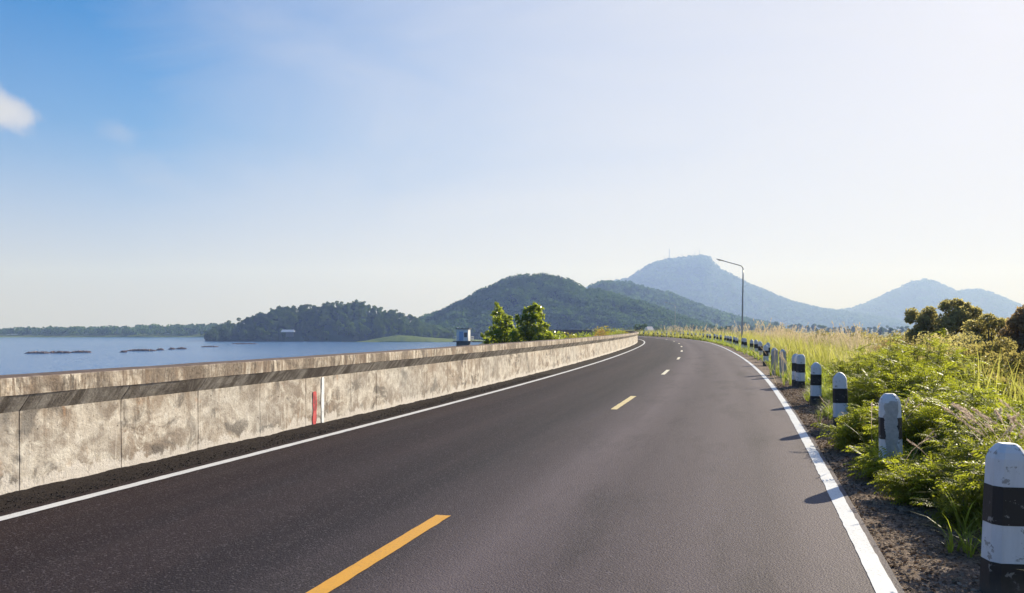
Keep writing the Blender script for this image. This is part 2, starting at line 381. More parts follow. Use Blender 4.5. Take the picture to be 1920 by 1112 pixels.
# ------------------------------------------------------------------ ground, water, road
def make_ground():
    r = np.concatenate([[0.0], np.geomspace(1.2, 6350, 152)]); n = 480
    a = np.linspace(0, 2 * np.pi, n, endpoint=False)
    X = r[:, None] * np.sin(a)[None]; Y = r[:, None] * np.cos(a)[None]
    so, oo = to_so(X, Y)
    z = np.where(so > 336, np.interp(oo, [-60, -6, 20], [-17, -6, -5]), land(oo))
    z = z - np.interp(oo, [-4.6, -4.3, 9.0, 10.5], [0, .16, .16, 0])
    z = z + fbm(X.ravel() * .05, Y.ravel() * .05, 3, 5) * np.interp(np.abs(oo), [8, 40], [0, .5])
    V = np.stack([X.ravel(), Y.ravel(), z], 1)
    Fs = []
    i = np.arange(len(r) - 1)[:, None] * n; j = np.arange(n)[None]
    q = np.stack(np.broadcast_arrays(i + j, i + n + j, i + n + (j + 1) % n, i + (j + 1) % n), -1).reshape(-1, 4)
    tri = np.stack([np.zeros(n, int), n + np.arange(n), n + (np.arange(n) + 1) % n], 1)
    ob = mesh_obj('ground', V, [q[n:], tri], M_GROUND, smooth=True)
    tag(ob, 'dark grassy ground falling away on both sides of the dam road', 'ground', kind='structure')
make_ground()
wv = np.array([[-6300, -800, ZW], [6300, -800, ZW], [6300, 6300, ZW], [-6300, 6300, ZW]], float)
tag(mesh_obj('water', wv, np.array([[0, 1, 2, 3]]), M_WATER), 'calm blue reservoir water beyond the concrete parapet', 'lake', kind='structure')

def strip(name, ss, os_, zf, mat, parent=None, thick=None):
    S, O = np.meshgrid(ss, os_, indexing='ij')
    Z = zf(S.ravel(), O.ravel()) if callable(zf) else np.full(S.size, zf)
    P = road(S.ravel(), O.ravel(), 0.0); P[:, 2] = Z
    return mesh_obj(name, P, grid_faces(len(ss), len(os_))[:, ::-1], mat, parent, smooth=True, uv=np.stack([S.ravel(), O.ravel()], 1))
ss_fine = np.concatenate([np.arange(-9, 40, .5), np.arange(40, 320, 1.5)])
roado = strip('road', ss_fine, np.array([-3.55, -2.4, -1.2, 0, 1.2, 2.4, 3.0, 3.19]), 0.0, M_ASPH)
tag(roado, 'dark two-lane asphalt road curving away along the dam', 'road', kind='structure')
def line(s0, s1, o, wd, mat, name, z=.004, step=.5):
    s = np.concatenate([np.arange(s0, 25, .06), np.arange(25, s1 + 1e-6, step)]) if s1 - s0 > 5 else np.linspace(s0, s1, 50)
    ob = strip(name, s, np.array([o - wd / 2, o + wd / 2]), z, mat, roado)
    e = np.stack([o - wd / 2 + fbm(s * 7, s * 0 + 1, 3, 15) * .007, o + wd / 2 + fbm(s * 7, s * 0 + 5, 3, 16) * .007], 1)
    P = road(np.repeat(s, 2), e.ravel(), z)
    if s1 - s0 <= 5:
        P[:2, :2] += fbm(np.array([s0 * 3, s0 * 3 + 5]), np.zeros(2), 2, 17)[:, None] * .02; P[-2:, :2] -= fbm(np.array([s1 * 3, s1 * 3 + 5]), np.zeros(2), 2, 18)[:, None] * .02
    ob.data.vertices.foreach_set('co', P.astype(np.float32).ravel()); ob.data.update(); return ob
line(-9, 318, 3.09, .115, M_WHITE, 'edge_line'); line(-9, 318, -3.29, .125, M_WHITE, 'edge_line')
dash_px = [(838, 963, 'end'), (1176, 755, 'mid'), (1251, 697.5, 'mid')]
dsm = []
for px, py, k in dash_px:
    g = ground_at(px, py); s = to_so([g[0]], [g[1]])[0][0]; dsm.append(s - 1.5 if k == 'end' else s)
k = 3
while dsm[-1] < 200: dsm.append(dsm[-1] + 12.8)
for i, s in enumerate(dsm):
    line(s - 1.5, s + 1.5, 0.0, .12, [M_YEL, M_PALE, M_GLARE][min(i, 2)], 'centre_dash')

# rough loose edge between the asphalt and the wall
def zsh(s, o):
    t = np.clip((-3.42 - o) / .6, 0, 1)
    n = fbm(s * 15, o * 15, 3, 21) * .010 + fbm(s * 2.2, o * 3, 2, 22) * .012
    return -.008 + np.where(t > .06, .014 + t * .018 + n * np.minimum(1, t * 3), 0)
ssh = np.concatenate([np.arange(-9, 24, .05), np.arange(24, 60, .2), np.arange(60, 318, 1.0)])
sh = strip('shoulder', ssh, np.linspace(-4.10, -3.38, 15), zsh, M_SHOULD)
tag(sh, 'rough dark asphalt edge between the left white line and the wall', 'shoulder', kind='structure')

# earth verge on the right
def zverge(s, o):
    t = np.clip((o - 3.12) / .4, 0, 1)
    n = fbm(s * 2.5, o * 2.5, 4, 31) * .035 + fbm(s * 9, o * 9, 2, 33) * .014
    return land(o) + .012 + n * t - np.where(o < 3.15, .05, 0) - np.where(o > 9.6, .5, 0)
sv = np.concatenate([np.arange(-9, 22, .09), np.arange(22, 70, .4), np.arange(70, 318, 2.0)])
vg = strip('verge', sv, np.concatenate([[3.10, 3.155, 3.20, 3.26], np.arange(3.34, 6.2, .09), np.arange(6.3, 10.2, .3)]), zverge, M_VERGE)
tag(vg, 'bare brown earth verge strewn with dry leaves beside the white line', 'verge', kind='structure')
def zland(s, o): return zverge(np.asarray(s, float), np.asarray(o, float)) if np.ndim(o) or o < 9.6 else land(o)
def gz(s, o):
    s = np.asarray(s, float); o = np.asarray(o, float)
    return np.where(o < 9.4, zverge(s, o), land(o))

# ------------------------------------------------------------------ parapet wall
OW = -4.02
def wall_s(px, py):
    g = ground_at(px, py); return float(to_so([g[0]], [g[1]])[0][0])
def make_wall():
    root = empty('parapet_wall', tuple(road(3.0, OW, 0)))
    inv = root.matrix_world
    tag(root, 'long weathered concrete parapet wall with brown coping along the lake side', 'wall')
    off = -np.array(road(3.0, OW, 0))
    joints = [wall_s(58, 920), wall_s(217, 878)]
    rj = random.Random(4); rj2 = random.Random(8)
    while joints[-1] < 60: joints.append(joints[-1] + rj.choice([1.2, 1.25, 1.3, 2.45]))
    joints = [joints[0] - 2.5, joints[0] - 1.25] + joints
    base = np.concatenate([np.arange(-9, 30, .1), np.arange(30, 90, .5), np.arange(90, 320, 1.5)])
    for j in joints: base = base[np.abs(base - j) > .02]
    def sweep(name, prof, uvv, mat, groove):
        ss = base; gr = np.zeros(len(ss))
        if groove:
            js = np.array(joints); add = np.concatenate([js - .006, js - .004, js + .004, js + .006])
            jd = np.array([rj2.choice([.25, .5, 1.0, .35]) if 0 < i_ != 2 and i_ != 3 else 1.0 for i_ in range(len(js))]); ag = np.concatenate([0 * jd, jd, jd, 0 * jd])
            ss = np.concatenate([ss, add]); gr = np.concatenate([gr, ag]); k = np.argsort(ss); ss = ss[k]; gr = gr[k]
        V = []; UV = []
        for (o, z), u in zip(prof, uvv):
            wob = fbm(ss * .8, np.full(len(ss), z * 3.0), 3, 41) * .006
            if name == 'coping': wob = wob + vnoise(ss * 6, np.full(len(ss), z * 20.), 43) * .004
            P = road(ss, OW + o + wob - gr * (.022 if name == 'wall_body' else .012), z)
            if name == 'coping': P[:, 2] += fbm(ss * 1.3, ss * 0 + z * 9, 3, 44) * .006
            V.append(P); UV.append(np.stack([ss, np.full(len(ss), u)], 1))
        V = np.stack(V, 1).reshape(-1, 3) + off; UV = np.stack(UV, 1).reshape(-1, 2)
        return mesh_obj(name, V, grid_faces(len(ss), len(prof))[:, ::-1], mat, root, uv=UV)
    zz = np.linspace(-.1, .745, 9)
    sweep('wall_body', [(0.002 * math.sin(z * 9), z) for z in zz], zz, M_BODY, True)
    sweep('chamfer', [(.0, .742), (.062, .82), (.125, .90)], [.74, .84, .94], M_CHAM, True)
    sweep('coping', [(.118, .899), (.130, .902), (.132, .98), (.130, 1.052), (.112, 1.064), (-.05, 1.070), (-.22, 1.066), (-.235, 1.05), (-.235, -.5)],
          [.93, .94, 1.0, 1.07, 1.08, 1.24, 1.4, 1.42, 3.0], M_COP, False)
    # two sprayed marks
    def mark(px, py, z0, z1, wd, mat, seed):
        s0 = wall_s(px, py); zs = np.linspace(z0, z1, 24); V = []
        for q, z in enumerate(zs):
            c = s0 + .02 * vnoise(z * 3.0, 0.3, seed) ; h = wd / 2 * (1 + .35 * vnoise(z * 9.0, .7, seed + 1)) * (.6 if q in (0, 23) else 1)
            V += [road(c - h, OW + .0085, z), road(c + h, OW + .0085, z)]
        V = np.array(V).reshape(-1, 3) + off
        ob = mesh_obj('paint_mark', V, grid_faces(24, 2)[:, ::-1], mat, root)
        return ob
    mr, nt = new_mat('red_spray'); b = NB(nt); f = b.noise(obco(b), 7, 5, .65)
    b.out(b.pbsdf(**{'Base Color': b.ramp(f, [(.38, (.20, .02, .03)), (.5, (.50, .025, .035)), (.70, (.58, .10, .10))]), 'Roughness': .7}))
    tag(mark(583, 797, .02, .53, .10, mr, 51), 'red spray-painted stripe')
    mw, nt = new_mat('white_spray'); b = NB(nt); f = b.noise(obco(b), 11, 5, .65)
    b.out(b.pbsdf(**{'Base Color': b.ramp(f, [(.35, (.55, .56, .58)), (.55, (.80, .82, .85))]), 'Roughness': .7}))
    tag(mark(594, 795, .02, .735, .078, mw, 57), 'white spray-painted stripe')
make_wall()

# ------------------------------------------------------------------ hills and shores
def leaf_template(kind=0):                         # unit rhombus in the x-y plane, slightly folded
    return np.array([[0, 0, 0], [.45, .5, .08], [1, 0, 0], [.45, -.5, .08]]), np.array([[0, 1, 2, 3]])
def rand_rot(n, g=rng):
    q = g.normal(size=(n, 4)); q /= np.linalg.norm(q, axis=1)[:, None]
    w_, x, y, z = q.T
    return np.stack([np.stack([1 - 2 * (y * y + z * z), 2 * (x * y - z * w_), 2 * (x * z + y * w_)], -1),
                     np.stack([2 * (x * y + z * w_), 1 - 2 * (x * x + z * z), 2 * (y * z - x * w_)], -1),
                     np.stack([2 * (x * z - y * w_), 2 * (y * z + x * w_), 1 - 2 * (x * x + y * y)], -1)], 1)
def instance(tv, tf, Mx, loc):                     # template verts/faces -> merged arrays
    V = np.einsum('nij,kj->nki', Mx, tv) + loc[:, None]
    Fq = tf[None] + (np.arange(len(loc)) * len(tv))[:, None, None]
    return V.reshape(-1, 3), Fq.reshape(-1, tf.shape[1])
def crown_cards(centres, radii, n, size, squash=.8, shell=.55, g=rng):
    """n leaf clumps spread over lumpy ellipsoids"""
    k = len(centres); wgt = radii ** 2 / (radii ** 2).sum()
    c = g.choice(k, n, p=wgt)
    d = g.normal(size=(n, 3)); d /= np.linalg.norm(d, axis=1)[:, None]
    r = radii[c] * (shell + (1 - shell) * g.random(n) ** .6)
    p = centres[c] + d * r[:, None] * np.array([1, 1, squash])
    s = size * (.6 + .8 * g.random(n))
    return p, rand_rot(n, g) * s[:, None, None], d

def hill(name, pts, D, depth, zb, mat, label, seed, nx=220, ny=60, rough=.05, px_drop=0.0, back=.8):
    pts = sorted(pts); px = np.array([p[0] for p in pts], float); py = np.array([p[1] for p in pts], float) + px_drop
    xs = np.linspace((px[0] - CX) / F * D, (px[-1] - CX) / F * D, nx); t = np.linspace(-1, 1, ny)
    Hh = EYE - (np.interp(xs / D * F + CX, px, py) - HY) / F * D - zb
    Hh = np.maximum(Hh, 0)
    Xg, T = np.meshgrid(xs, t, indexing='ij'); Hg = Hh[:, None] + 0 * T
    wmod = 1 + .38 * fbm(Xg / depth * 2.2, T * .0 + seed, 3, seed)
    yy = T * depth * np.where(T < 0, 1.0, back)
    prof = np.clip(1 - np.abs(T) ** 1.35 / np.where(np.abs(T) < .02, 1, wmod ** .5), -.2, 1)
    nz = fbm(Xg / depth * 5, yy / depth * 5, 5, seed + 9) * rough * np.clip(np.abs(T) * 4, .15, 1)
    Z = zb + Hg * np.clip(prof + nz, -.2, 1.02) - 4.0 * (np.abs(T) > .98)
    V = np.stack([(Xg * (D + yy) / D).ravel(), (D + yy).ravel(), Z.ravel()], 1)
    ob = mesh_obj(name, V, grid_faces(nx, ny), mat, smooth=True)
    tag(ob, label, 'hill', kind='structure')
    return xs, t, D + yy[0], Z, D
def scatter_on(h, n, tmin=-1, tmax=.12, zmin=-1e9, g=rng):
    xs, t, yy, Z, D = h
    u = g.random(n) * (len(xs) - 1.001); lo = (tmin + 1) / 2 * (len(t) - 1); hi = (tmax + 1) / 2 * (len(t) - 1.001)
    v = lo + g.random(n) * (hi - lo)
    i = u.astype(int); j = v.astype(int); a = u - i; c = v - j
    z = Z[i, j] * (1 - a) * (1 - c) + Z[i + 1, j] * a * (1 - c) + Z[i, j + 1] * (1 - a) * c + Z[i + 1, j + 1] * a * c
    x = np.interp(u, np.arange(len(xs)), xs); y = np.interp(v, np.arange(len(t)), yy); x = x * y / D
    return np.stack([x, y, z], 1)[z > zmin]
def forest(name, P, rad, ncard, card, mat, label, g=rng):
    n = len(P); r = rad * (.65 + .7 * g.random(n))
    tv, tf = leaf_template()
    d = g.normal(size=(n, ncard, 3)); d[..., 2] = np.abs(d[..., 2]) * 1.1 - .25; d /= np.linalg.norm(d, axis=2)[..., None]
    loc = P[:, None] + d * r[:, None, None] * (.75 + .3 * g.random((n, ncard, 1))) * np.array([1, 1, .85])
    loc[..., 2] += r[:, None] * .55
    Mx = rand_rot(n * ncard, g) * (card * np.repeat(r, ncard) * (.7 + .6 * g.random(n * ncard)))[:, None, None]
    V, Q = instance(tv - np.array([.5, 0, 0]), tf, Mx, loc.reshape(-1, 3))
    return tag(mesh_obj(name, V, Q, mat), label, 'forest', kind='stuff')

M_HILLF = m_hill('forest_floor', (.007, .022, .010), (.018, .044, .018), .12)
M_MTN = m_hill('mountain_forest', (.010, .024, .012), (.022, .044, .020), .03)
M_SHORE = m_hill('shore_grass', (.08, .125, .03), (.17, .21, .055), .08)
M_FAR = foliage('far_leaves', (.012, .040, .014), (.040, .085, .024), (.10, .18, .04), .3, .9, gloss=0.0, patch=(.010, (.10, .175, .04)))
M_ISL = foliage('island_leaves', (.010, .032, .012), (.050, .085, .022), (.12, .20, .03), .40, .7, gloss=.05, patch=(.06, (.085, .125, .03)))

HILL1 = [(730, 640), (770, 622), (790, 606), (800, 601), (825, 593), (850, 583), (880, 567), (900, 555), (930, 541), (960, 529), (1000, 523), (1030, 525), (1060, 533), (1090, 545), (1120, 552), (1160, 563), (1200, 575), (1240, 590), (1290, 607), (1340, 622), (1380, 640)]
h1 = hill('hill', HILL1, 1080, 190, ZW, M_HILLF, 'wooded green hill with a rounded top behind the lake', 11, rough=.17)
RIDGE = [(1000, 640), (1060, 590), (1105, 553), (1130, 540), (1150, 539), (1180, 543), (1210, 551), (1240, 559), (1270, 566), (1300, 579), (1340, 595), (1380, 606), (1440, 618), (1500, 640)]
h2 = hill('hill', RIDGE, 1800, 420, ZW, M_HILLF, 'lower blue-green ridge in front of the mountain', 23, rough=.16)
MTN = [(900, 640), (1000, 590), (1060, 562), (1105, 541), (1140, 532), (1180, 525), (1200, 510), (1226, 496), (1250, 490), (1280, 485), (1310, 482), (1325, 482), (1331, 486), (1338, 497), (1352, 508), (1380, 523), (1400, 534), (1440, 550), (1480, 567), (1510, 575), (1540, 582), (1570, 586), (1620, 592), (1680, 602), (1760, 640)]
h3 = hill('mountain', MTN, 4300, 1000, ZW, M_MTN, 'blue hazy mountain with antenna masts on its flat summit', 37, rough=.08, px_drop=1)
MTN2 = [(1440, 640), (1500, 600), (1560, 586), (1600, 580), (1640, 563), (1680, 545), (1710, 531), (1735, 525), (1760, 532), (1790, 547), (1800, 547), (1830, 544), (1860, 551), (1890, 564), (1915, 575), (1960, 590), (2050, 606), (2150, 640)]
h4 = hill('mountain', MTN2, 5200, 900, ZW, M_MTN, 'pale blue twin-peaked mountain at the right', 49, rough=.08, px_drop=1)
P = scatter_on(h1, 3600, -.98, .15, ZW + 1.0)
forest('hill_forest', P, 5.2, 34, .42, M_FAR, 'dense trees covering the rounded hill beyond the lake')
P = scatter_on(h2, 3000, -.95, .15, ZW + 2)
forest('hill_forest', P, 10, 16, .6, M_FAR, 'trees covering the lower ridge before the mountain')
P = scatter_on(h3, 6000, -.9, .08, ZW + 8)
forest('mountain_forest', P, 11, 14, .7, M_FAR, 'hazy trees covering the mountain with masts')
P = scatter_on(h4, 5000, -.9, .08, ZW + 8)
forest('mountain_forest', P, 11, 12, .7, M_FAR, 'hazy trees covering the right-hand mountain')

# ------------------------------------------------------------------ guide posts
def m_post(name, col, peel=0.0):
    m, nt = new_mat(name); b = NB(nt); v = obco(b)
    f = b.noise(v, 14, 6, .65); g = b.noise(b.vscale(v, (9, 9, 1.6)), 2.0, 5, .6)
    c = b.mix(b.ramp(g, [(.45, 0), (.75, .55)]), col, tuple(x * .74 + .006 for x in col))
    c = b.mix(b.ramp(f, [(.60, 0), (.63, .85)]), c, (.27, .245, .22))
    sx = b.n('ShaderNodeSeparateXYZ', ins={0: v})
    low = b.math('ADD', b.math('MULTIPLY', sx.outputs[2], -3.2), b.math('ADD', .62, b.math('MULTIPLY', f, .5)))
    c = b.mix(b.ramp(low, [(.38, 0), (.75, .75)]), c, (.10, .075, .055))
    if peel:
        ax = b.math('ABSOLUTE', b.math('ADD', sx.outputs[0], b.math('MULTIPLY', b.math('SUBTRACT', b.noise(v, 9, 4, .6), .5), .10)))
        k = b.math('MULTIPLY', b.math('LESS_THAN', ax, .060 * peel), b.math('LESS_THAN', sx.outputs[1], -.01))
        zt = b.math('ADD', sx.outputs[2], b.math('MULTIPLY', b.math('SUBTRACT', b.noise(v, 17, 4, .6), .5), .16))
        k = b.math('MULTIPLY', k, b.math('LESS_THAN', zt, .80))
        c = b.mix(k, c, b.ramp(b.noise(v, 40, 5, .7), [(.3, (.34, .31, .28)), (.7, (.52, .48, .44))]))
    b.out(b.pbsdf(**{'Base Color': c, 'Roughness': .6, 'Normal': b.bump(f, .25, .01)})); return m
MP_W = m_post('white_post_paint', (.68, .67, .67)); MP_K = m_post('black_post_paint', (.017, .013, .012))
MP_WP = m_post('peeling_white_paint', (.68, .67, .67), 1.0); MP_KP = m_post('peeling_black_paint', (.024, .019, .018), 1.0)
MP_WG = m_post('worn_grey_paint', (.55, .55, .55), 1.7); MP_KG = m_post('worn_black_paint', (.03, .026, .025), 1.7)
MP_CON = simple('bare_concrete', (.24, .225, .20), .9, .25, 14)
def octa(hw, hd, ch): return [(-hw + ch, -hd), (hw - ch, -hd), (hw, -hd + ch), (hw, hd - ch), (hw - ch, hd), (-hw + ch, hd), (-hw, hd - ch), (-hw, -hd + ch)]
def post_rings(H, w0, w1, zs, extra=0.0, d=.85, flat=False):
    rings = []
    for z in zs:
        hw = w0 + (w1 - w0) * max(0, z) / H + extra
        t = (z - (H - .115)) / .115
        fx = fy = 1.0
        if t > 0 and flat: fx = float(np.interp(t, [0, .25, .6, .88, 1], [1, .985, .86, .62, .44])); fy = float(np.interp(t, [0, .25, .6, .88, 1], [1, .985, .88, .66, .46]))
        elif t > 0: fx = float(np.interp(t, [0, .25, .58, .88, 1], [1, .95, .76, .42, .16])); fy = float(np.interp(t, [0, .25, .58, .88, 1], [1, .97, .88, .70, .52]))
        a, e = hw * fx, hw * d * fy; ch = min(.042, a * .45, e * .45)
        rings.append([(x, y, z) for x, y in octa(a, e, ch)])
    return rings
def rings_mesh(name, rings, mat, parent, cap=True):
    k = len(rings); V = np.array(rings, float).reshape(-1, 3); j = np.arange(8)
    Q = np.vstack([np.stack([i * 8 + j, i * 8 + (j + 1) % 8, (i + 1) * 8 + (j + 1) % 8, (i + 1) * 8 + j], 1) for i in range(k - 1)])
    Fs = [Q]
    if cap: Fs.append(np.array([[(k - 1) * 8 + i for i in range(8)], [7 - i for i in range(8)]]))
    return mesh_obj(name, V, Fs, mat, parent)
def make_post(mw, mk, H=.88, w0=.108, w1=.096, flat=False):
    root = empty('guide_post')
    ztop = [H - .115, H - .086, H - .048, H - .014, H]
    rings_mesh('shaft', post_rings(H, w0, w1, [-.35, 0, .2, .42, .64] + ztop, flat=flat), mw, root)
    for z0, z1 in ((.42, .64), (-.3, .205)):
        zs = [z0, z0 + .001, z1 - .001, z1]
        rings_mesh('black_band', post_rings(H, w0, w1, zs, .0022), mk, root, False)
    return root
posts = []
proto = {'f': make_post(MP_W, MP_K, flat=True), 'n': make_post(MP_W, MP_K), 'p': make_post(MP_WP, MP_KP, flat=True), 'g': make_post(MP_WG, MP_KG)}
used = set()
POST = [  # pixel x, top y, kind, turn, label
 (1889, 832, 'f', 8, 'clean black and white guide post nearest the viewer, cut by the right photo edge'),
 (1670, 735, 'p', -4, 'guide post with peeling paint baring a grey concrete patch on its front'),
 (1577, 697, 'n', -16, 'round-topped striped guide post just behind the peeling one, ferns on its right'),
 (1529, 677, 'n', -9, 'striped guide post with a broken brown foot, third behind the nearest one'),
 (1501, 663.5, 'f', 26, 'wide-looking striped guide post standing in front of its close twin'),
 (1493, 662.5, 'n', 30, 'striped guide post half hidden behind its close twin'),
 (1468.5, 655, 'g', -8, 'worn grey guide post whose black bands have nearly gone'),
 (1451.5, 653, 'g', 5, 'worn guide post behind a tuft of dry pale grass'),
 (1436, 645.5, 'n', 0, 'striped guide post just beyond the two worn grey ones'),
]
rp = random.Random(11)
def put_post(kind, s, o, turn, label, rock=1.0):
    if kind in used: r = copy_tree(proto[kind])
    else: r = proto[kind]; used.add(kind)
    p = road(s, o); z = float(gz(s, o))
    r.location = (p[0], p[1], z - rp.uniform(0, .02))
    r.rotation_euler = (R(rp.uniform(-2.4, 2.4)) * rock, R(rp.uniform(-2.4, 2.4)) * rock, -heading(s) * .6 + R(turn))
    r.scale = (1, 1, rp.uniform(.98, 1.02))
    tag(r, label, 'guide post', 'black and white guide posts along the right road edge'); return r
post_so = []
for px, py, kd, tn, lb in POST:
    d = (EYE - .84) * F / (py - HY); g = at(px, py, d); s, o = to_so([g[0]], [g[1]]); s, o = float(s[0]), float(o[0])
    post_so.append((s, o)); put_post(kd, s, o, tn, lb, .7)
print('posts', [(round(a, 1), round(c, 2)) for a, c in post_so])
om = 4.0; sp = 3.85; s = post_so[-1][0] + sp; q = 10
ords = {10: 'tenth', 11: 'eleventh', 12: 'twelfth', 13: 'thirteenth', 14: 'fourteenth', 15: 'fifteenth', 16: 'sixteenth'}
while s < 232:
    lb = f'small striped guide post, {ords[q]} in the row counted from the nearest' if q in ords else 'tiny striped guide post far off along the bend'
    put_post('g' if rp.random() < .12 else rp.choice('nnf'), s + rp.uniform(-.25, .25), om + rp.uniform(-.06, .06), rp.uniform(-20, 20), lb, 1.4)
    s += sp; q += 1

# ------------------------------------------------------------------ street lamps
M_GALV = simple('galvanised_steel', (.30, .31, .32), .45, .12, 3, .6)
M_LAMP = simple('lamp_housing', (.22, .22, .22), .5, .1, 4)
M_GLASS = simple('lamp_glass', (.55, .56, .54), .25, .05, 4)
def make_lamp():
    root = empty('street_lamp')
    mb = MB(); zs = np.linspace(-.4, 6.55, 12); mb.tube([(0, 0, z) for z in zs], np.interp(zs, [0, 6.6], [.085, .055]), 12)
    mb.box((0, 0, .1), (.32, .32, .05)); mb.build('pole', M_GALV, root, True)
    mb = MB(); pts = [(0, 0, 6.5), (-.01, 0, 6.68), (-.07, 0, 6.82), (-.20, 0, 6.92), (-.5, 0, 7.0), (-1.1, 0, 7.14), (-1.75, 0, 7.30)]
    mb.tube(pts, [.052, .05, .048, .045, .04, .037, .035], 10); mb.build('arm', M_GALV, root, True)
    mb = MB(); n = 10; ang = R(13)
    L = [(-1.70, .045, .04), (-1.78, .075, .055), (-2.05, .095, .06), (-2.35, .08, .045), (-2.48, .03, .02)]
    prof = []
    for x, hw, hh in L:
        zc = 7.285 + (-1.70 - x) * math.tan(ang)
        prof.append([(x, hw * math.cos(t), zc + hh * math.sin(t) * (.55 if math.sin(t) < 0 else 1)) for t in np.linspace(0, 2 * math.pi, n, endpoint=False)])
    V = np.array(prof).reshape(-1, 3); j = np.arange(n)
    Q = np.vstack([np.stack([i * n + j, i * n + (j + 1) % n, (i + 1) * n + (j + 1) % n, (i + 1) * n + j], 1) for i in range(len(L) - 1)])
    mb.add(V, Q); hd = mb.build('lamp_head', M_LAMP, root, True)
    mb = MB(); mb.box((-2.12, 0, 7.335), (.34, .12, .03)); mb.build('lamp_glass', M_GLASS, hd)
    return root
lampo = make_lamp()
tag(lampo, 'tall grey street lamp with one arm bent left, rising behind the posts', 'street lamp', 'street lamps beside the dam road')
g = at(1391, 640, 72); lampo.location = (g[0], g[1], float(gz(*[float(a[0]) for a in to_so([g[0]], [g[1]])])) + .1)
lampo.rotation_euler = (0, R(1.0), R(4)); lampo.scale = (1, 1, (1.5 + 127 / F * 72 - lampo.location.z) / 7.42)
l2 = copy_tree(lampo); tag(l2, 'far small street lamp seen faintly against the green hill')
g = at(1266, 640, 172); l2.location = (g[0], g[1], -.6); l2.rotation_euler = (0, 0, R(2))

# ------------------------------------------------------------------ intake hut on the lake and its footbridge
M_HUTW = simple('hut_white_wall', (.62, .62, .62), .8, .12, 2.0)
M_DARKC = simple('dark_wet_concrete', (.075, .08, .075), .9, .3, 1.5)
M_BLUE = simple('blue_door_paint', (.22, .33, .52), .6, .1, 3)
M_WIN = simple('dark_window', (.03, .03, .04), .3, .1, 3)
M_ROOFD = simple('dark_roof_slab', (.09, .09, .09), .8, .2, 2)
D = 190.0; pc = at(869, 639.5, D)
hut = empty('pump_house', (pc[0], pc[1], pc[2]), R(-9))
tag(hut, 'small white pump house with a blue door standing on a dark pier in the lake', 'hut')
mb = MB(); mb.box((0, 0, 1.42), (2.75, 2.6, 2.75)); mb.build('wall', M_HUTW, hut)
mb = MB(); mb.box((0, 0, 2.87), (3.25, 3.1, .14)); rf = mb.build('roof', M_ROOFD, hut)
mb = MB(); mb.box((-.25, -1.32, 1.18), (1.0, .06, 2.1)); mb.build('door', M_BLUE, hut)
mb = MB(); mb.box((.80, -1.315, 1.45), (.72, .05, 1.1)); mb.build('window', M_WIN, hut)
mb = MB(); mb.box((0, 0, -.07), (4.3, 3.6, .22)); mb.build('platform', M_DARKC, hut)
mb = MB(); mb.box((0, 0, -6.2), (2.8, 2.6, 12)); mb.build('pier', M_DARKC, hut)
for x, c in ((-2.05, -1.45), (2.05, 1.45)):
    mb = MB()
    for y in (-1.7, 0, 1.7): mb.tube([(x, y, -.05), (x, y, 1.0)], .04, 6)
    mb.tube([(c, -1.7, -.05), (c, -1.7, 1.0)], .04, 6)
    for z in (.5, 1.0):
        mb.tube([(x, -1.75, z), (x, 1.75, z)], .04, 6); mb.tube([(x, -1.7, z), (c, -1.7, z)], .04, 6)
    mb.build('railing', M_HUTW, hut)
mb = MB(); th = np.linspace(0, np.pi, 7)
mb.tube([(-1.15, -1.2, 2.95), (-1.15, -1.2, 3.0), (-1.15, -1.2, 3.1), (-1.15, -1.2, 3.2), (-1.15, -1.2, 3.26)], [.06, .18, .22, .16, .02], 10); mb.build('roof_lamp', M_HUTW, hut, True)
e0 = np.array([pc[0] + 1.9, pc[1], pc[2] - .02]); e1 = np.append(road(184, -5.0)[:2], pc[2] + .1)
br = empty('footbridge', tuple(e0)); tag(br, 'narrow dark footbridge leading from the pump house back to the dam', 'footbridge')
dv = e1 - e0; L = np.linalg.norm(dv[:2]); az = math.atan2(dv[1], dv[0]); br.rotation_euler = (0, 0, az)
mb = MB(); mb.box((L / 2 + .2, 0, -.12), (L, 1.3, .26)); mb.build('deck', M_DARKC, br)
for y in (-.6, .6):
    mb = MB()
    for z in (.5, .95): mb.tube([(.2, y, z), (L, y, z)], .03, 6)
    for x in np.arange(.3, L, 1.8): mb.tube([(x, y, -.1), (x, y, .97)], .03, 6)
    mb.build('railing', M_GALV, br)
for x in (8, 16): 
    mb = MB(); mb.box((x, 0, -6.3), (.5, .9, 12)); mb.build('pier', M_DARKC, br)

# ------------------------------------------------------------------ leaf things
def tree_mesh_parts(lobes, ncard, card, mats, trunk_base, g=rng, squash=.85, aspect=.45, trunk_r=.12, shell=.45, limbs=6, up=0.0):
    """lobes: list of (x,y,z,r); returns (crown arrays, trunk MB)"""
    L = np.array(lobes, float); C_, r_ = L[:, :3], L[:, 3]
    p, Mx, d = crown_cards(C_, r_, ncard, card, squash, shell, g)
    tv, tf = leaf_template(); tv = tv - np.array([.5, 0, 0]); tv = tv * np.array([1, aspect, 1])
    V, Q = instance(tv, tf, Mx, p)
    tb = MB(); tb_ = np.asarray(trunk_base, float)
    top = C_[:, :].mean(0); top[2] = np.percentile(C_[:, 2], 55)
    mid = tb_ + (top - tb_) * np.array([.35, .35, .5])
    pts = np.stack([tb_ - [0, 0, .3], tb_, tb_ * .6 + mid * .4 + [.02, .02, 0], mid, mid * .4 + top * .6, top])
    tb.tube(pts, trunk_r * np.array([1.35, 1.15, .95, .75, .5, .2]), 8)
    for i in np.argsort(-r_)[:limbs]:
        a = mid + (top - mid) * g.random() * .5; c = C_[i]; m_ = (a + c) / 2 + g.normal(size=3) * r_[i] * .12
        tb.tube(np.stack([a, m_, c]), trunk_r * np.array([.5, .33, .12]), 6)
    return (V, Q), tb
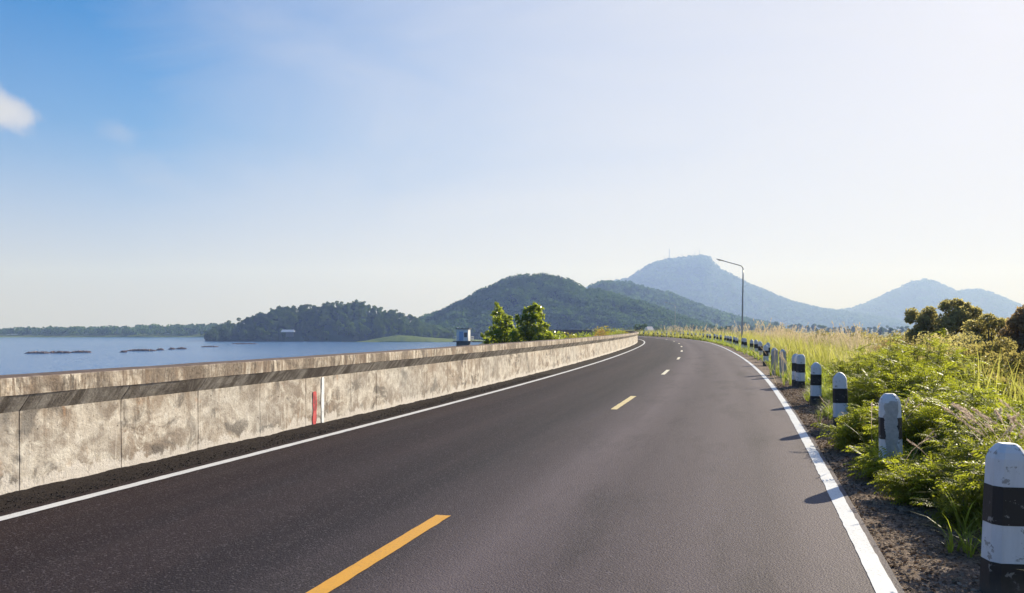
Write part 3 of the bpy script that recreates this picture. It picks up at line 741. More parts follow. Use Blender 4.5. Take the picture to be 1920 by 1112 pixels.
M_BARK = simple('bark', (.085, .065, .05), .95, .3, 5, 0, .6)
def tree(name, loc, lobes, ncard, card, mat, label, cat='tree', group=None, **kw):
    root = empty(name, loc); tag(root, label, cat, group)
    (V, Q), tb = tree_mesh_parts(lobes, ncard, card, mat, (0, 0, 0), **kw)
    mesh_obj('crown', V, Q, mat, root); tb.build('trunk', M_BARK, root, True); return root
def px_lobes(lst, d, base, spread=.8, g=rng):
    out = []
    for px, py, r in lst:
        p = at(px, py, d) - np.asarray(base); rr = r * d / F
        out.append((p[0], p[1] + g.uniform(-1, 1) * rr * spread, p[2], rr))
    return out

# island: terrain, individual trees
M_ISLF = M_HILLF
ISL = [(385, 640), (400, 628), (420, 621), (450, 614), (480, 603), (510, 591), (545, 585), (580, 585), (610, 582), (640, 580), (665, 577), (690, 584), (720, 593), (750, 598), (775, 607), (790, 617), (815, 628), (850, 634), (880, 640)]
hi = hill('island', ISL, 880, 85, ZW, M_ISLF, 'low wooded island rising from the lake', 61, rough=.10, ny=40)
gI = np.random.default_rng(77)
protos = []
for v in range(6):
    R0 = gI.uniform(.8, 1.1); lob = []
    for k in range(9):
        a = gI.uniform(0, 6.28); rr = gI.uniform(0, 3.2); lob.append((rr * math.cos(a), rr * math.sin(a), 4.6 + gI.uniform(-3.0, 4.0), gI.uniform(1.3, 2.5)))
    (V, Q), tb = tree_mesh_parts(lob, 900, .95, None, (0, 0, 0), g=gI, aspect=.75, trunk_r=.3)
    tb.tube([(0, 0, 0), (0, 0, .1)], .2, 5)
    n0 = len(V); Vt = np.vstack(tb.V); Ft = [np.vstack(tb.Q) + n0, np.vstack(tb.T) + n0]
    o = mesh_obj('broadleaf_tree', np.vstack([V, Vt]), [Q] + Ft, [M_ISL, M_BARK], midx=np.concatenate([np.zeros(len(Q)), np.ones(len(Ft[0]) + len(Ft[1]))]))
    protos.append(o)
pu = [False] * 6
def put_tree(v, p, sc, label, group, sz=1.0):
    o = protos[v] if not pu[v] else protos[v].copy()
    if pu[v]: COL.objects.link(o)
    pu[v] = True
    o.location = p; o.scale = (sc, sc, sc * sz); o.rotation_euler = (0, 0, gI.uniform(0, 6.28))
    return tag(o, label, 'tree', group)
Pi = scatter_on(hi, 900, -.97, .2, ZW + .6, gI)
keep = []
for p in Pi:
    if all((p[0] - q[0]) ** 2 + ((p[1] - q[1]) * .8) ** 2 > 5.3 ** 2 for q in keep): keep.append(p)
    if len(keep) >= 285: break
for p in keep: put_tree(int(gI.integers(6)), (p[0], p[1], p[2] - .8), gI.uniform(.85, 1.12), 'dark green tree in the crowded wood covering the island', 'trees crowding the island')
MED = [(640, 645), (690, 638), (715, 633), (745, 628.5), (770, 629.5), (800, 632.5), (840, 635), (900, 637), (960, 645)]
hm = hill('shore', MED, 788, 22, ZW, M_SHORE, 'bright green grassy bank at the right end of the island', 71, rough=.03)
SHO = [(-700, 634), (-300, 629), (-60, 628), (0, 628), (60, 627), (110, 626), (150, 626), (190, 625), (240, 625), (270, 622), (330, 622), (400, 620), (470, 620), (560, 640)]
hs = hill('shore', SHO, 1280, 130, ZW, M_SHORE, 'low hazy far shore of the lake at the left', 83, rough=.05)
Ps = scatter_on(hs, 1500, -.9, .15, ZW + 1.2, gI)
forest('far_treeline', Ps, 6.5, 26, .5, M_FAR, 'hazy blue line of trees on the far left shore', gI)
for px, sc, lb in ((210, .7, 'round tree standing above the far left treeline, left of the taller one'), (272, .95, 'tallest hazy tree poking out of the far left treeline'), (395, .8, 'hazy tree on the far shore close to the island tip'), (117, .6, 'leftmost low tree rising over the far left shore')):
    xg = (px - CX) / F * 1275; put_tree(int(gI.integers(6)), (xg, 1275, ZW + (EYE - ZW - (626 - HY) / F * 1275) * 0 + (-4.5)), sc, lb, 'trees on the far shore')

for px, top, sc, lb in ((1000, 512, .62, 'lone tree standing on the very top of the rounded hill'), (972, 519, .5, 'small tree on the skyline left of the hilltop tree'), (893, 551, .5, 'lower skyline tree on the left flank of the rounded hill')):
    p = at(px, top, 1075); put_tree(int(gI.integers(6)), (p[0], 1075, p[2] - 9.6 * sc), sc, lb, 'skyline trees on the rounded hill')

# lodge on the island
pl = at(540, 631, 792)
lg = empty('lodge', tuple(pl), R(12)); tag(lg, 'small open lodge with a pale roof at the foot of the island wood', 'lodge')
M_PALER = simple('pale_roof', (.55, .58, .62), .7, .1, 1)
mb = MB(); mb.add([(-6.6, -3.2, 4.6), (6.6, -3.2, 4.6), (6.6, 3.2, 4.6), (-6.6, 3.2, 4.6), (-5.6, 0, 6.7), (5.6, 0, 6.7), (-6.6, -3.2, 4.3), (6.6, -3.2, 4.3), (6.6, 3.2, 4.3), (-6.6, 3.2, 4.3)],
   Q=[[0, 1, 5, 4], [2, 3, 4, 5], [6, 7, 1, 0], [7, 8, 2, 1], [8, 9, 3, 2], [9, 6, 0, 3], [9, 8, 7, 6]], T=[[1, 2, 5], [3, 0, 4]]); mb.build('roof', M_PALER, lg)
mb = MB(); mb.box((1.5, .8, 1.9), (7.5, 3.6, 4.6)); mb.build('wall', simple('lodge_wall', (.12, .13, .13), .9), lg)
for x in (-6, -2, 2, 6):
    mb = MB(); mb.tube([(x, -2.9, -4), (x, -2.9, 4.4)], .18, 6); mb.build('post', M_DARKC, lg)

# floating weed mats
M_WEED = foliage('dry_weed', (.22, .155, .13), (.42, .32, .27), (.2, .12, .07), .15, .8)
gW = np.random.default_rng(5)
WEED = [(50, 92, 660.5, 'largest reddish weed mat floating at the far left of the lake'), (96, 101, 660, 'tiny tuft of weed between the large left mat and its neighbour'),
        (104, 131, 660, 'brown weed mat just right of the large left one'), (134, 170, 659, 'thin brown weed mat ending the left floating row'),
        (228, 236, 658.5, 'two small specks of weed left of the long middle mat'), (239, 292, 656, 'long dark brown weed mat in the middle of the lake row'),
        (295, 306, 654.5, 'short weed mat touching the long middle one on its right'), (318, 327, 653, 'small dark weed clump right of the middle row'),
        (331, 348, 652.5, 'faint thin weed mat ending the middle row'), (378, 408, 648.5, 'slim reddish weed strip floating before the island tip'), (436, 481, 643, 'pale thin weed strip close under the island shore')]
for x0, x1, y, lb in WEED:
    d = (EYE - ZW) * F / (y + 2.2 - HY); c = at((x0 + x1) / 2, y + 2.2, d); wd = (x1 - x0) / F * d; hh = .95 if y > 650 else .6
    n = int(90 + wd * 40); u = gW.random(n) * 2 - 1; v = gW.normal(size=n) * .8
    h = hh * (1 - np.abs(u) ** 4) * (.55 + .45 * np.abs(np.sin(u * wd * 1.3 + x0)))
    P = np.stack([u * wd / 2, v, h * gW.random(n)], 1)
    tv, tf = leaf_template(); V, Q = instance(tv - [.5, 0, 0], tf, rand_rot(n, gW) * (.7 + .5 * gW.random(n))[:, None, None], P)
    root = empty('weed_mat', (c[0], c[1], ZW)); tag(root, lb, 'weed mat', 'weed mats floating on the lake')
    mesh_obj('weed', V, Q, M_WEED, root)
    mb = MB(); a = np.linspace(0, 2 * np.pi, 24, endpoint=False); rr = 1 + .2 * gW.random(24)
    for k, (sc, z) in enumerate(((1.0, -.05), (.96, .12), (.6, hh * .4))): mb.V.append(np.stack([np.cos(a) * wd / 2 * sc * rr, np.sin(a) * 1.6 * sc * rr, np.full(24, z)], 1))
    mb.n = 72; j = np.arange(24)
    mb.Q = [np.vstack([np.stack([i * 24 + j, i * 24 + (j + 1) % 24, (i + 1) * 24 + (j + 1) % 24, (i + 1) * 24 + j], 1) for i in (0, 1)])]; mb.mq = [np.zeros(48)]
    mb.add([(0, 0, hh * .45)], T=None); mb.T = [np.stack([48 + j, 48 + (j + 1) % 24, np.full(24, 72)], 1)]; mb.mt = [np.zeros(24)]
    mb.build('peat_base', M_WEED, root, True)

# trees on the far plain and at the foot of the hills
gF = np.random.default_rng(9)
far_lab = ('bluish tree in the hazy row on the plain before the mountains', 'hazy trees on the far plain')
for px, top, d in [(1385, 610, 420), (1395, 603, 430), (1410, 612, 400), (1432, 610, 450), (1450, 604, 460), (1468, 611, 430), (1487, 608, 440), (1500, 607, 470), (1525, 607, 450), (1540, 610, 420), (1556, 614, 400), (1575, 612, 460), (1600, 611, 380), (1592, 616, 320), (1618, 614, 460), (1640, 612, 480), (1660, 611, 500), (1680, 613, 460), (1700, 611, 470), (1650, 613, 300), (1671, 614, 290), (1442, 608, 440), (1459, 610, 420), (1478, 611, 400), (1513, 610, 430), (1533, 610, 400), (1548, 612, 430), (1566, 613, 420), (1585, 612, 400), (1629, 613, 400), (1612, 611, 430), (1690, 612, 420), (1720, 611, 440), (1422, 611, 430), (1405, 609, 440)]:
    d = d * 2.4; zt = EYE - (top - HY) / F * d; put_tree(int(gF.integers(6)), ((px - CX) / F * d, d, -5.4), (zt + 5.4) / 10.3 * 1.08, *far_lab)
for px, top, d in [(1203, 605, 360), (1232, 610, 420), (1245, 611, 430), (1262, 613, 400), (1285, 611, 450), (1300, 608, 480), (1320, 611, 430), (1338, 606, 470), (1352, 611, 420), (1368, 609, 440), (1180, 612, 460), (1155, 614, 480)]:
    d = d * (1.5 if px != 1203 else 1); zt = EYE - (top - HY) / F * d; put_tree(int(gF.integers(6)), ((px - CX) / F * d, d, -5.4), (zt + 5.4) / 10.3, 'dark rounded tree at the foot of the ridge beyond the bend' if px != 1203 else 'dark dome-shaped tree beside the pale-roofed house beyond the bend', 'trees at the foot of the ridge')
ph = at(1217, 611, 430)
hs_ = empty('house', (ph[0], ph[1], -5), R(30)); tag(hs_, 'distant house with a pale pinkish roof behind a dark dome-shaped tree', 'house')
mb = MB(); mb.box((0, 0, 2.6), (3.4, 3, 5.2)); mb.build('wall', simple('house_wall', (.4, .38, .36), .9), hs_)
mb = MB(); mb.add([(-2.1, -1.9, 5.1), (2.1, -1.9, 5.1), (2.1, 1.9, 5.1), (-2.1, 1.9, 5.1), (-2.1, 0, 7.2), (2.1, 0, 7.2)], Q=[[0, 1, 5, 4], [2, 3, 4, 5], [3, 2, 1, 0]], T=[[1, 2, 5], [3, 0, 4]]); mb.build('roof', simple('house_roof', (.85, .72, .68), .8), hs_)

# masts on the mountain
M_MAST = simple('mast_steel', (.12, .12, .13), .6, .1, .1)
for px, y0, y1, lb in [(1255, 466, 493, 'tallest lattice mast on the left shoulder of the mountain summit'), (1246, 479, 494, 'short faint mast left of the tallest one on the mountain'), (1279, 475, 488, 'thin mast midway along the flat mountain summit'), (1303, 470, 484, 'left of two close masts near the mountain peak'), (1311, 466, 484, 'right of two close masts near the mountain peak')]:
    b0 = at(px, y1 + 1, 4290); h = (y1 - y0) / F * 4290; root = empty('antenna_mast', tuple(b0)); tag(root, lb, 'antenna mast', 'antenna masts on the mountain summit')
    mb = MB(); w = 2.2 if px == 1255 else 1.5
    for k in range(3):
        a = k * 2.094; mb.tube([(w * math.cos(a), w * math.sin(a), -6), (w * .35 * math.cos(a), w * .35 * math.sin(a), h)], .75 if px == 1255 else .42, 5)
    for z in np.arange(0, h, 4):
        f_ = w * (1 - .65 * z / h); f2 = w * (1 - .65 * min(h, z + 4) / h)
        for k in range(3):
            a, c = k * 2.094, (k + 1) * 2.094; mb.tube([(f_ * math.cos(a), f_ * math.sin(a), z), (f2 * math.cos(c), f2 * math.sin(c), min(h, z + 4))], .1, 4)
    mb.build('lattice', M_MAST, root)
    mb = MB(); mb.tube([(0, 0, h * .8), (0, 0, h + 3)], .15, 5); mb.tube([(.5, -.6, h * .75), (.5, -1.0, h * .75)], [1.0, 1.1], 10); mb.build('antenna', M_MAST, root)
# ------------------------------------------------------------------ vegetation
gV = np.random.default_rng(21)
M_FERN = foliage('feathery_leaves', (.030, .045, .008), (.105, .130, .016), (.42, .46, .035), .52, .5, gloss=.2)
M_GRASS = foliage('grass_blades', (.06, .10, .018), (.16, .19, .035), (.42, .50, .06), .5, .5, gloss=.25)
M_TALL = foliage('tall_grass_blades', (.10, .125, .022), (.24, .22, .06), (.52, .52, .11), .5, .55, gloss=.2)
M_PLUME = foliage('grass_plumes', (.46, .38, .25), (.70, .60, .42), (.72, .60, .40), .45, .8, gloss=.05)
M_PINK = foliage('pink_plumes', (.46, .36, .31), (.70, .60, .52), (.66, .54, .45), .45, .8, gloss=.05)
M_DARKL = foliage('dark_bush_leaves', (.075, .075, .03), (.20, .18, .07), (.42, .36, .11), .52, .5, gloss=.3)
M_TREEL = foliage('acacia_leaves', (.10, .105, .045), (.26, .25, .11), (.52, .46, .16), .56, .5, gloss=.25)  # leaf tones lightened to paint in the veiling glare over these trees
M_REDL = foliage('russet_leaves', (.11, .085, .05), (.25, .19, .11), (.46, .33, .14), .48, .55, gloss=.25)
M_BIGL = foliage('glossy_broad_leaves', (.030, .060, .011), (.13, .17, .026), (.40, .47, .04), .48, .32, gloss=.7)
M_YELL = foliage('yellow_green_leaves', (.09, .11, .015), (.26, .22, .03), (.44, .38, .05), .45, .4, gloss=.5)
M_ORAN = foliage('orange_dry_leaves', (.22, .12, .03), (.46, .28, .08), (.5, .28, .06), .4, .5, gloss=.3)
M_STEM = simple('green_stem', (.10, .11, .035), .8, .3, 8)
M_DRY = foliage('dry_litter', (.045, .028, .020), (.38, .28, .20), (.2, .13, .08), .15, .8, gloss=.1)

def frond_template(npair=9, seed=0):
    g = np.random.default_rng(seed); V = []; Q = []
    def quad(a, c, hw, nrm):
        a = np.asarray(a, float); c = np.asarray(c, float); d = c - a; w_ = np.cross(d, nrm); w_ /= np.linalg.norm(w_) + 1e-9
        m_ = a + d * .45; k = len(V)
        V.extend([a, m_ + w_ * hw, c, m_ - w_ * hw]); Q.append([k, k + 1, k + 2, k + 3])
    def pos(t): return np.array([t, 0, .10 * t - .28 * t * t])
    quad(pos(0), pos(.5), .010, (0, 0, 1)); quad(pos(.5), pos(1), .008, (0, 0, 1))
    for i in range(npair):
        t = .14 + .84 * i / (npair - 1); L = .40 * math.sin(math.pi * (.18 + .74 * t)) * (.9 + .2 * g.random())
        for sg in (-1, 1):
            a = pos(t); ang = R(62 - 22 * t) + g.normal() * .08
            mid = a + np.array([math.cos(ang) * L * .5, sg * math.sin(ang) * L * .5, .02]); tip = a + np.array([math.cos(ang) * L, sg * math.sin(ang) * L, -.05 - .05 * g.random()])
            n = np.array([g.normal() * .25, g.normal() * .25, 1])
            quad(a, mid, .030, n); quad(mid, tip, .032, n)
    return np.array(V), np.array(Q)
FRONDS = [frond_template(9, k) for k in range(4)]
def frame(dirs, g, roll=.35):                      # rotation matrices with x along dirs, z roughly up
    x = dirs / np.linalg.norm(dirs, axis=1)[:, None]
    up = np.tile([0, 0, 1.0], (len(x), 1)) + g.normal(size=(len(x), 3)) * roll
    y = np.cross(up, x); y /= np.linalg.norm(y, axis=1)[:, None] + 1e-9
    z = np.cross(x, y)
    return np.stack([x, y, z], 2)
def fern_bush(loc, height, rad, nfr, label, leaf=.24, lean=(0, 0), name='feathery_shrub', mat=None):
    root = empty(name, loc); tag(root, label, 'shrub', 'feathery green shrubs on the verge')
    ns = max(4, int(nfr / 22)); st = MB(); P = []; Dn = []
    for k in range(ns):
        a = gV.uniform(0, 6.28); rr = rad * math.sqrt(gV.random()); h = height * (1 - .45 * (rr / rad) ** 2) * gV.uniform(.78, 1.04)
        tip = np.array([rr * math.cos(a) + lean[0] * h, rr * math.sin(a) + lean[1] * h, h]); mid = tip * np.array([.35, .35, .55]) + gV.normal(size=3) * .03
        t = np.linspace(0, 1, 7)[:, None]; b0 = np.array([tip[0] * .12, tip[1] * .12, -.05])
        pts = (1 - t) ** 2 * b0 + 2 * t * (1 - t) * mid + t * t * tip
        st.tube(pts, np.linspace(.011, .004, 7), 5)
        m_ = int(nfr / ns); tt = .22 + .78 * gV.random(m_) ** .75
        p = (1 - tt[:, None]) ** 2 * b0 + 2 * tt[:, None] * (1 - tt[:, None]) * mid + tt[:, None] ** 2 * tip
        az = gV.uniform(0, 6.28, m_); out = np.stack([np.cos(az) + .5 * math.cos(a), np.sin(az) + .5 * math.sin(a), .55 * (tt - .35) + gV.normal(size=m_) * .22], 1)
        P.append(p); Dn.append(out)
    P = np.vstack(P); Dn = np.vstack(Dn); n = len(P); sc = leaf * (.6 + .65 * gV.random(n)); Mx = frame(Dn, gV) * sc[:, None, None]
    Vs = []; Qs = []; off = 0
    for k in range(4):
        i = np.arange(n) % 4 == k; V, Q = instance(*FRONDS[k], Mx[i], P[i]); Vs.append(V); Qs.append(Q + off); off += len(V)
    mesh_obj('foliage', np.vstack(Vs), np.vstack(Qs), mat or M_FERN, root)
    st.build('stem', M_STEM, root, True)
    return root
def foot(px, d):
    x = (px - CX) / F * d; s, o = to_so([x], [d]); return np.array([x, d, float(gz(s, o)[0])]), float(s[0]), float(o[0])
FB = [  # px, top y, depth, radius, fronds, label
 (1745, 620, 15.5, .75, 520, 'tallest feathery shrub with a raised crown before the big dark tree'),
 (1662, 634, 16.0, .95, 620, 'broad feathery shrub left of the tallest one'),
 (1600, 652, 16.5, .85, 520, 'feathery shrub bordering the pale plumed grass'),
 (1800, 655, 15.0, .85, 420, 'feathery shrub right of the tallest one, at the dark bush edge'),
 (1690, 662, 13.2, .90, 620, 'feathery shrub in the middle of the thicket, behind the second row'),
 (1628, 682, 12.6, .72, 520, 'feathery shrub rising behind the round-topped striped post'),
 (1752, 690, 12.2, .90, 620, 'feathery shrub in the sunny centre of the thicket'),
 (1822, 722, 10.2, .85, 620, 'feathery shrub at the right, below the dark vines'),
 (1700, 715, 10.4, .75, 600, 'feathery shrub directly behind the peeling post'),
 (1640, 742, 10.2, .50, 300, 'low feathery shrub left of the peeling post'),
 (1770, 752, 9.0, .75, 620, 'bright feathery shrub right of the peeling post'),
 (1855, 770, 7.9, .62, 520, 'feathery shrub behind the nearest post, by the pink foxtails'),
 (1795, 812, 7.3, .45, 330, 'dark-based feathery shrub left of the nearest post'),
 (1725, 880, 7.0, .33, 150, 'low feathery sprig at the edge of the bare verge'),
 (1640, 842, 8.6, .32, 130, 'small feathery sprig at the left foot of the peeling post'),
 (1592, 806, 10.4, .24, 80, 'small feathery sprig near the foot of the round-topped post'),
 (1705, 892, 7.05, .26, 110, 'ferny sprig at the right foot of the peeling post'),
 (1765, 868, 7.0, .34, 200, 'low feathery plant between the peeling post and the nearest post'),
 (1812, 905, 6.3, .26, 120, 'small feathery plant close to the left of the nearest post'),
 (1655, 872, 8.0, .22, 80, 'tiny feathery sprig in front of the peeling post foot'),
 (1612, 775, 10.0, .40, 220, 'leafy feathery sprig right of the round-topped post foot'),
 (1900, 828, 6.3, .50, 360, 'feathery shrub peeping out beside the head of the nearest post'),
 (1990, 800, 5.6, .60, 360, 'feathery shrub at the extreme right edge of the photo'),
]
for px, ty, d, rd, nf, lb in FB:
    p, s, o = foot(px, d); zt = EYE - (ty - HY) / F * d
    om_ = 4.02 + .62 * rd if nf > 250 else 3.7
    if o < om_:
        q = road(s, om_); p = np.array([q[0], q[1], float(gz(s, om_))])
    fern_bush(tuple(p), max(.25, zt - p[2]), rd, nf, lb, leaf=.20 if d < 8 else .25)

# grass ------------------------------------------------------------------
def tuft_template(nb, h, spread, bend, seed, wd=.006, seg=4):
    g = np.random.default_rng(seed); V = []; Q = []
    for k in range(nb):
        a = g.uniform(0, 6.28); L = h * g.uniform(.55, 1.1); b0 = np.array([math.cos(a), math.sin(a), 0]) * spread * g.random() * .35
        dr = np.array([math.cos(a + g.normal() * .5), math.sin(a + g.normal() * .5), 0]); bd = bend * g.uniform(.3, 1.3)
        sd_ = np.array([-dr[1], dr[0], 0]); n0 = len(V)
        for i in range(seg + 1):
            t = i / seg; p = b0 + dr * (spread * t * .6 + bd * L * t * t) + np.array([0, 0, L * (t - .45 * bd * t * t * t)]); w_ = wd * (1 - t ** 2) * g.uniform(.9, 1.1) + .0004
            V += [p - sd_ * w_, p + sd_ * w_]
        for i in range(seg): Q.append([n0 + 2 * i, n0 + 2 * i + 1, n0 + 2 * i + 3, n0 + 2 * i + 2])
    return np.array(V), np.array(Q)
def zrot(n, g, sc, tilt=.12):
    a = g.uniform(0, 6.28, n); M_ = np.zeros((n, 3, 3)); M_[:, 0, 0] = np.cos(a); M_[:, 0, 1] = -np.sin(a); M_[:, 1, 0] = np.sin(a); M_[:, 1, 1] = np.cos(a); M_[:, 2, 2] = 1
    M_[:, 0, 2] = g.normal(size=n) * tilt; M_[:, 1, 2] = g.normal(size=n) * tilt
    return M_ * np.broadcast_to(sc, (n,))[:, None, None]
def sow(name, so_list, templates, scales, mat, label, g=gV, cat='grass'):
    s, o = so_list; P = road(s, o); P[:, 2] = gz(s, o) - .015
    n = len(s); Mx = zrot(n, g, scales); Vs = []; Qs = []; off = 0; K = len(templates)
    for k in range(K):
        i = np.arange(n) % K == k
        V, Q = instance(*templates[k], Mx[i], P[i]); Vs.append(V); Qs.append(Q + off); off += len(V)
    return tag(mesh_obj(name, np.vstack(Vs), np.vstack(Qs), mat), label, cat, kind='stuff')
TG = [tuft_template(9, .34, .07, .7, 100 + k) for k in range(5)]
def sow_area(n, s0, s1, o0, o1, dens):
    s = s0 + (s1 - s0) * gV.random(n) ** 1.0; o = o0 + (o1 - o0) * gV.random(n)
    k = gV.random(n) < dens(s, o)
    for ps_, po_ in post_so[:6]: k &= ~((np.abs(o - po_ + .2) < .45) & (s > ps_ - 1.6) & (s < ps_ + .1))   # keep the nearest posts clear
    return s[k], o[k]
def dn(s, o):                                      # clumpy edge of the verge growth
    e = 3.72 + .32 * fbm(s * .9, s * 0, 3, 91) - np.interp(s, [4.6, 5.6, 7, 14, 30], [-1.6, -.3, .10, .10, .30])
    return np.clip((o - e) / .45, 0, 1) * np.clip(.7 + 1.1 * fbm(s * 1.1, o * 1.1, 3, 93), 0, 1)
a1 = sow_area(14000, 5.4, 26, 3.35, 7.0, dn)
sow('verge_grass', a1, TG, .55 + .75 * gV.random(len(a1[0])), M_GRASS, 'short green grass tufts growing among the shrubs on the verge')
a2 = sow_area(9000, 22, 110, 3.55, 9.0, dn)
sow('verge_grass', a2, [tuft_template(7, .42, .10, .6, 120 + k, .011, 3) for k in range(4)], .7 + .8 * gV.random(len(a2[0])), M_GRASS, 'green grass crowding round the middle row of posts')
a3 = sow_area(4200, 100, 232, 3.6, 9.5, lambda s, o: np.clip((o - 3.6) / .6, 0, 1))
sow('verge_grass', a3, [tuft_template(7, .7, .25, .6, 130 + k, .03, 3) for k in range(4)], .8 + .8 * gV.random(len(a3[0])), M_TALL, 'yellow-green grass lining the far bend')
# tall grass with pale plumes
def dt(s, o): return np.clip((o - 4.6 - np.interp(s, [15, 24, 40], [1.2, .5, 0])) / 1.2, 0, 1) * np.clip(.7 + 1.0 * fbm(s * .25, o * .4, 3, 95), 0, 1)
a4 = sow_area(7500, 15, 75, 4.6, 16, dt)
sow('tall_grass', a4, [tuft_template(10, 1.45, .26, .36, 140 + k, .008, 4) for k in range(5)], .65 + .5 * gV.random(len(a4[0])), M_TALL, 'tall yellow-green grass behind the middle posts')
a5 = sow_area(6500, 70, 215, 4.4, 22, dt)
sow('tall_grass', a5, [tuft_template(9, 1.6, .45, .4, 150 + k, .022, 3) for k in range(4)], .7 + .6 * gV.random(len(a5[0])), M_TALL, 'far tall grass beyond the street lamp')
def plume_template(seed, L=1.35, head=.30, nf=26, bend=.22, hw=.006, fl=.055):
    g = np.random.default_rng(seed); V = []; Q = []
    dr = np.array([1.0, 0, 0]); 
    def pos(t): return dr * bend * L * t ** 2.2 + np.array([0, 0, L * (t - .25 * bend * t ** 3)])
    ts = np.linspace(0, 1, 6)
    for sdv in (np.array([0, 1.0, 0]), np.array([1.0, 0, 0])):
        n0 = len(V)
        for t in ts: V += [pos(t) - sdv * .0028, pos(t) + sdv * .0028]
        for i in range(5): Q.append([n0 + 2 * i, n0 + 2 * i + 1, n0 + 2 * i + 3, n0 + 2 * i + 2])
    for k in range(nf):
        t = 1 - head * g.random() ; p = pos(t); env = math.sin(math.pi * min(1, max(.08, (1 - t) / head * .92 + .08))) ** .7
        d = pos(min(1.02, t + .06)) - p; d = d / np.linalg.norm(d); a = g.normal(size=3); a -= d * a.dot(d); a /= np.linalg.norm(a)
        tip = p + (d * 1.0 + a * .75) * fl * (.6 + .7 * g.random()) * (.35 + .65 * env); w_ = np.cross(d, a) * hw * (.5 + env)
        m_ = (p + tip) / 2; n0 = len(V); V += [p, m_ + w_, tip, m_ - w_]; Q.append([n0, n0 + 1, n0 + 2, n0 + 3])
    return np.array(V), np.array(Q)
def bearing(s, o): P = road(s, o); return P[:, 0] / np.maximum(P[:, 1], .5) * F + CX
def dp(s, o): return (bearing(s, o) < 1630) * dt(s, o) * np.clip(.35 + 1.6 * fbm(s * .3 + 7, o * .5, 3, 97), 0, 1)
a6 = sow_area(5200, 17, 60, 4.9, 13, dp)
sow('plume_grass', a6, [plume_template(160 + k, 1.75, .30, 30, .2, .007, .065) for k in range(6)], .72 + .42 * gV.random(len(a6[0])), M_PLUME, 'pale feathery seed heads waving over the tall grass')
a7 = sow_area(5200, 55, 150, 4.8, 18, dp)
sow('plume_grass', a7, [plume_template(170 + k, 1.9, .32, 14, .2, .018, .13) for k in range(5)], .75 + .5 * gV.random(len(a7[0])), M_PLUME, 'far pale seed heads beyond the middle posts')
# bushy growth behind the thicket so that the slope beyond is covered
a8 = sow_area(5200, 8, 60, 8.0, 30, lambda s, o: np.clip((o - 7.5) / 2, 0, 1) * .8)
sow('slope_growth', a8, [tuft_template(10, 1.0, .45, .6, 180 + k, .016, 3) for k in range(4)], .7 + .9 * gV.random(len(a8[0])), M_DARKL, 'dark weedy growth covering the slope beyond the thicket')

a9 = sow_area(900, 6.5, 12, 4.9, 7.2, lambda s, o: np.clip(.5 + 1.5 * fbm(s * 1.2, o * 1.2, 2, 99), 0, 1))
sow('tall_grass', a9, [tuft_template(9, .95, .12, .35, 190 + k, .006, 4) for k in range(4)], .75 + .4 * gV.random(len(a9[0])), M_GRASS, 'upright green grass blades standing among the nearest feathery shrubs')
# single seed-headed clumps
def foxtail(px, ty, d, n, spread, label, bend=.45, head=.16, mat=None):
    p, s, o = foot(px, d); zt = EYE - (ty - HY) / F * d; H = zt - p[2]
    root = empty('foxtail_clump', tuple(p)); tag(root, label, 'grass clump', 'foxtail grass clumps')
    T = [plume_template(300 + k, 1.0, head / max(H, .3), 90, bend, .0022, .030) for k in range(4)]
    Mx = zrot(n, gV, H * (.82 + .25 * gV.random(n)), .13); P = gV.normal(size=(n, 3)) * spread * .4; P[:, 2] = 0
    Vs = []; Qs = []; off = 0
    for k in range(4):
        i = np.arange(n) % 4 == k
        if not i.any(): continue
        V, Q = instance(*T[k], Mx[i], P[i]); Vs.append(V); Qs.append(Q + off); off += len(V)
    mesh_obj('seed_heads', np.vstack(Vs), np.vstack(Qs), mat or M_PINK, root)
    nb = max(2, n // 2); V, Q = instance(*tuft_template(8, .75, .06, .55, 330, .005), zrot(nb, gV, H * (.7 + .3 * gV.random(nb))), np.repeat(P, 2, 0)[:nb]); mesh_obj('blades', V, Q, M_GRASS, root)
foxtail(1908, 738, 7.2, 34, .34, 'dense clump of pinkish foxtails at the right edge above the nearest post', .5)
foxtail(1795, 800, 7.0, 3, .12, 'few pink seed heads left of the nearest post')
foxtail(1697, 800, 7.9, 2, .06, 'lone curved foxtail stem right of the peeling post foot', .6)
foxtail(1660, 722, 9.2, 3, .10, 'little dry seed heads showing over the top of the peeling post', .3)
foxtail(1597, 760, 10.6, 4, .10, 'pale drooping seed heads right of the round-topped post', .6)
foxtail(1545, 738, 12.6, 4, .14, 'orange-pink dry seed heads between two striped posts', .5)
foxtail(1483, 652, 21.3, 9, .35, 'dry pale plumed tuft between the close twin posts and the grey post', .35, .3, M_PLUME)
foxtail(1459, 647, 25.6, 8, .3, 'dry pale plumed tuft hanging over a worn guide post', .35, .3, M_PLUME)

# litter and stones
n = 26000; s = gV.uniform(-1, 24, n); o = 3.19 + np.abs(gV.normal(size=n)) * .62
P = road(s, o); P[:, 2] = gz(s, o) + .006; tv, tf = leaf_template(); tv = (tv - [.5, 0, 0]) * np.array([1, .55, 1])
V, Q = instance(tv, tf, frame(np.stack([gV.normal(size=n), gV.normal(size=n), gV.normal(size=n) * .25], 1), gV, .5) * (.014 + .030 * gV.random(n))[:, None, None], P)
tag(mesh_obj('leaf_litter', V, Q, M_DRY), 'dry brown leaves and twigs scattered on the bare verge', 'leaf litter', kind='stuff')
n = 9000; s = gV.uniform(-4, 26, n); o = -3.42 - np.abs(gV.normal(size=n)) * .22; k = o > -4.0; s, o = s[k], o[k]; n = len(s)
cube = np.array([[-1, -1, -.7], [1, -1, -.7], [1, 1, -.7], [-1, 1, -.7], [-.7, -.6, .8], [.7, -.8, .6], [.8, .7, .9], [-.8, .7, .6]]) * .5
